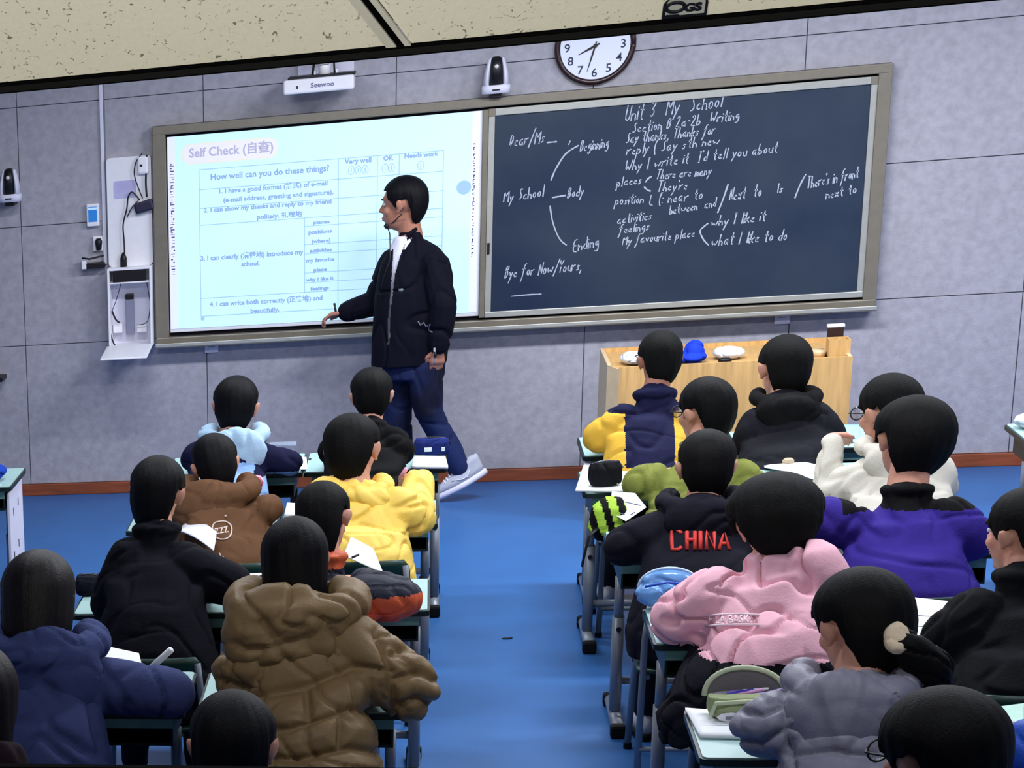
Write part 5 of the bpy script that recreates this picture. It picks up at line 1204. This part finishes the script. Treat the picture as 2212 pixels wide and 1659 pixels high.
c = atZ(612, 988, ZD); cl = mat('clear_plastic', (190, 190, 214), .15, .5, trans=.6, alpha=.6)
MB().box((c[0]-.06, c[1]-.0, ZD), (c[0]+.05, c[1]+.08, ZD+.05), 0, .006).build('tub', cl, r); MB().box((c[0]-.064, c[1]-.004, ZD+.05), (c[0]+.054, c[1]+.084, ZD+.056), 0, .002).build('lid', cl, r); settle(r)
sheet('exercise_book', [(636, 1014), (664, 1014), (662, 988), (640, 988)], 'white exercise page beside the black pen on the front left desk', 'book', thick=.004)
o0, k_ = case('pencil_case', 505, 566, 1060, .05, .10, cloth('rose_case', (206, 96, 136)), 'pink pencil case behind the brown hooded student', seed=5, zipm=paper, z=ZD)
sheet('exercise_book', [(614, 1114), (650, 1116), (650, 1090), (620, 1088)], 'pale book corner on the desk right of the brown hoodie', 'book', thick=.01, z=ZD+.006)
sheet('exercise_book', [(385, 1146), (462, 1190), (468, 1150), (410, 1120)], 'open white exercise book before the student in the plain black coat', 'book', z=.74, thick=.004, bend=.01)
sheet('exercise_book', [(520, 1278), (568, 1268), (574, 1238), (534, 1240)], 'white page between the black coat and the long haired student', 'book', thick=.003)
sheet('exercise_book', [(742, 1200), (828, 1238), (806, 1185), (758, 1160)], 'white page under the hand of the orange sleeved student', 'book', thick=.003, z=ZD+.05)
sheet('exercise_book', [(212, 1418), (310, 1450), (300, 1412), (226, 1396)], 'white page under the hand of the bob haired student', 'book', thick=.004, z=ZD+.03)
sheet('exercise_book', [(876, 1474), (905, 1474), (900, 1424), (868, 1424)], 'white book corner showing past the khaki quilted sleeve', 'book', thick=.012, z=ZD+.008)
case('pencil_case', 160, 216, 1290, .07, .10, cloth('black_canvas', (14, 16, 30)), 'large black pencil case left of the plain black coat', seed=7)
sheet('exercise_book', [(1243, 1060), (1345, 1062), (1385, 1015), (1262, 1002)], 'white open book under the black pencil case beside the aisle', 'book', thick=.008, z=ZD+.006)
case('pencil_case', 1272, 1346, 1052, .095, .085, cloth('black_case_cloth', (20, 20, 26)), 'black pencil case standing on white book on the desk beside the aisle', seed=9, z=ZD+.012, zipm=steel, rotz=.3)
# sheet hanging off the desk edge and the striped bag below it
def hanging():
    y = -4.02; P = [atY(1322, 1062, y+.12), atY(1372, 1066, y+.10), atY(1396, 1096, y), atY(1352, 1126, y-.03), atY(1316, 1106, y)]
    o0 = empty('loose_sheet', tuple(P[0]), 'loose printed sheet curling over the striped green bag beside the aisle', 'paper')
    o = MB().prism(P, (0, .003, .001)).build('page', paper, o0); 
    for a in ((1338, 1108, 1350, 1112), (1362, 1112, 1372, 1106), (1350, 1084, 1384, 1092)): 
        MB().tube([atY(a[0], a[1], y-.03), atY(a[2], a[3], y-.03)], .002, 5).build('print_line', papershade, o0)
    settle(o0)
    c = atY(1318, 1130, y); r_ = empty('striped_bag', (c[0], y, 0), 'black and lime striped school bag hanging beside the aisle', 'bag')
    r_.location.z = c[2]-.12
    mb = MB().loft([(c[0]+.01, y+.06, c[2]-.075, .055, .05), (c[0], y+.05, c[2]-.03, .075, .07), (c[0], y+.05, c[2]+.05, .06, .06), (c[0]+.01, y+.06, c[2]+.085, .03, .03)], 24, 0, 2.6)
    lime = cloth('lime_cloth', (164, 208, 70))
    organic(mb, 'bag_body', None, r_, .007, 3, folds(.004, 30, 3), mats=[blackc, lime], zone=lambda cc, nn: np.where((np.abs(((cc[:, 0]-c[0]+.3*(cc[:, 2]-c[2]))*18) % 1-.5) < .27) & (cc[:, 2] > c[2]-.045), 1, 0))
    MB().tube([atY(1292, 1140, y-.02), atY(1272, 1160, y-.03), atY(1262, 1200, y-.03), atY(1257, 1224, y-.03)], .009, 8, flat=.4).build('strap', blackm, r_, True)
    settle(r_)
hanging()
sheet('white_sheet', [(1652, 1010), (1800, 1052), (1822, 1020), (1640, 985)], 'long white sheet across the second row desk before the oak desk', 'paper', thick=.003, z=ZD+.012, bend=.01)
for i, (px, py, m_) in enumerate(((1656, 990, whiteb), (1680, 986, cloth('beige_eraser', (190, 176, 150))), (1703, 996, cloth('beige_eraser', (190, 176, 150))))):
    p = atZ(px, py, ZD+.03); nm_ = ('leftmost', 'middle', 'rightmost')[i]
    o = MB().loft([(p[0], p[1], ZD+.016, .020, .015), (p[0], p[1], ZD+.034, .021, .016), (p[0], p[1], ZD+.042, .012, .008)], 14, 0, 2.4).build('eraser', m_, None, True); tag(o, '%s of three small pale erasers on the long white sheet' % nm_, 'eraser', 'erasers on the white sheet')
sheet('folder', [(1826, 956), (1862, 955), (1856, 918), (1820, 918)], 'light blue folder on the front desk below the oak desk end', 'folder', m=mat('light_blue_folder', (150, 198, 220), .4, .4, noise=.04), thick=.004, z=ZD+.003)
def bluecase():
    z = ZD; c = atZ(1425, 1325, z); blue = mat('translucent_blue_pvc', (110, 164, 226), .2, .5, noise=.1, alpha=.85, bump=.2, bscale=20)
    r_ = empty('pencil_case', (c[0], c[1]+.05, z), 'translucent light blue pouch beside the pink jacket', 'pencil case')
    mb = MB().ell((c[0]+.02, c[1]+.06, z+.050), (.092, .055, .048)); mb.ell((c[0]+.03, c[1]+.07, z+.085), (.085, .045, .042))
    organic(mb, 'pouch', blue, r_, .005, 2, folds(.006, 30, 2)); 
    MB().tube([(c[0]+.03+.088*math.cos(t), c[1]+.065-.035*math.cos(t)*.2, z+.07+.062*math.sin(t)) for t in np.linspace(.2, math.pi*1.05, 14)], .005, 8).build('piping', mat('pale_blue_piping', (176, 208, 240), .3), r_, True)
    MB().tube([(c[0]-.045, c[1]+.01, z+.085), (c[0]+.02, c[1]+.012, z+.098), (c[0]+.09, c[1]+.02, z+.088)], .004, 8).build('zip', mat('deep_blue_zip', (40, 80, 190), .4), r_, True)
    settle(r_)
bluecase()
def greencase():
    z = ZD; a = atZ(1530, 1572, z); b = atZ(1700, 1560, z); cx_, wv = (a[0]+b[0])/2-.0, (b[0]-a[0])/2; y = (a[1]+b[1])/2+.045; gz_ = z+.012
    sage = cloth('sage_canvas', (150, 162, 124)); sage2 = cloth('sage_light', (196, 206, 176)); grey = cloth('grey_lining', (112, 108, 112))
    r_ = empty('pencil_case', (cx_, y, gz_), 'open sage green pencil case full of pens at the lower right', 'pencil case')
    mb = MB().loft([(cx_, y, gz_+.003, wv*.92, .036), (cx_, y, gz_+.03, wv, .042), (cx_, y, gz_+.060, wv*.98, .040)], 28, 0, 3.4); organic(mb, 'pouch', sage, r_, .005, 2, folds(.003, 30, 8))
    mb = MB().loft([(cx_, y-.030, gz_+.006, wv*.80, .018), (cx_, y-.032, gz_+.035, wv*.84, .020), (cx_, y-.026, gz_+.048, wv*.8, .016)], 24, 0, 3.4); organic(mb, 'front_pocket', sage, r_, .005, 2, folds(.002, 30, 9))
    MB().tube([(cx_-wv*.9, y-.035, gz_+.012), (cx_-wv*.82, y-.052, gz_+.05), (cx_, y-.050, gz_+.056), (cx_+wv*.82, y-.046, gz_+.05)], .006, 8).build('pocket_edge', sage2, r_, True)
    n = 16; arc = [(cx_+wv*1.02*math.cos(t)*(1 if math.cos(t) < 0 else .98), y+.045, gz_+.045+.088*math.sin(t)*(1+.12*math.cos(t+2))) for t in np.linspace(math.pi, 0, n)]
    MB().prism([(p[0], p[1]+.0, p[2]) for p in arc], (0, .010, 0)).build('lid', grey, r_); MB().tube(arc, .007, 8).build('lid_edge', sage2, r_, True)
    cols = [(150, 120, 200), (60, 60, 190), (220, 160, 210), (190, 190, 215), (110, 80, 170)]
    for i, cc in enumerate(cols):
        x_ = cx_-wv*.5+i*wv*.24; q0 = np.array([x_-.03, y+.018-.006*i % .02, gz_+.055]); q1 = q0+np.array([.085, .004, .012+.004*(i % 3)])
        r2 = empty('pen', tuple(q0), '%s pen lying in the open sage green pencil case' % ('lilac', 'dark blue', 'pink', 'pale grey', 'violet')[i], 'pen', 'pens in the sage green case')
        MB().tube([q0, q1-(q1-q0)*.15], .005, 8).build('barrel', mat('pen_%d' % i, cc, .35, .4, noise=.02), r2, True); MB().tube([q1-(q1-q0)*.15, q1], [.005, .002], 8).build('cap', white, r2, True); settle(r2)
    bdg = MB(); pts = [(cx_-wv*.42+.030*math.cos(t)*1.2, y-.056-.0, gz_+.012+.013*math.sin(t)) for t in np.linspace(0, 2*math.pi, 9)[:-1]]
    bdg.prism(pts, (0, .006, 0)).build('badge', white, r_); MB().box((cx_-wv*.42-.014, y-.058, gz_+.007), (cx_-wv*.42+.012, y-.055, gz_+.015)).build('badge_print', steel, r_)
    settle(r_)
sheet('exercise_book', [(1512, 1592), (1606, 1594), (1640, 1545), (1480, 1532)], 'thick white book under the open sage green pencil case', 'book', thick=.010, z=ZD+.006)
greencase()
sheet('printed_paper', [(1966, 1392), (2012, 1392), (2052, 1300), (1965, 1290)], 'printed white paper standing up beside the black jacket at right', 'paper', thick=.003, z=.70, lines=3, dz=(.0, .0, .05, .05))
sheet('folder', [(2150, 1572), (2215, 1590), (2215, 1520), (2138, 1530)], 'pale mint folder on the bottom right desk', 'folder', m=mat('pale_mint_folder', (196, 236, 220), .4, .4, noise=.04), thick=.004, z=ZD+.004)
p = atZ(1095, 1380, 0); o = MB().prism([(p[0]-.020, p[1]-.005, .001), (p[0]+.002, p[1]-.012, .001), (p[0]+.022, p[1]+.004, .001), (p[0]+.0, p[1]+.010, .001)], (0, 0, .004)).build('litter_scrap', blackm); tag(o, 'tiny dark scrap lying on the blue floor in the aisle', 'litter')
bpy.data.collections.remove(TMP)
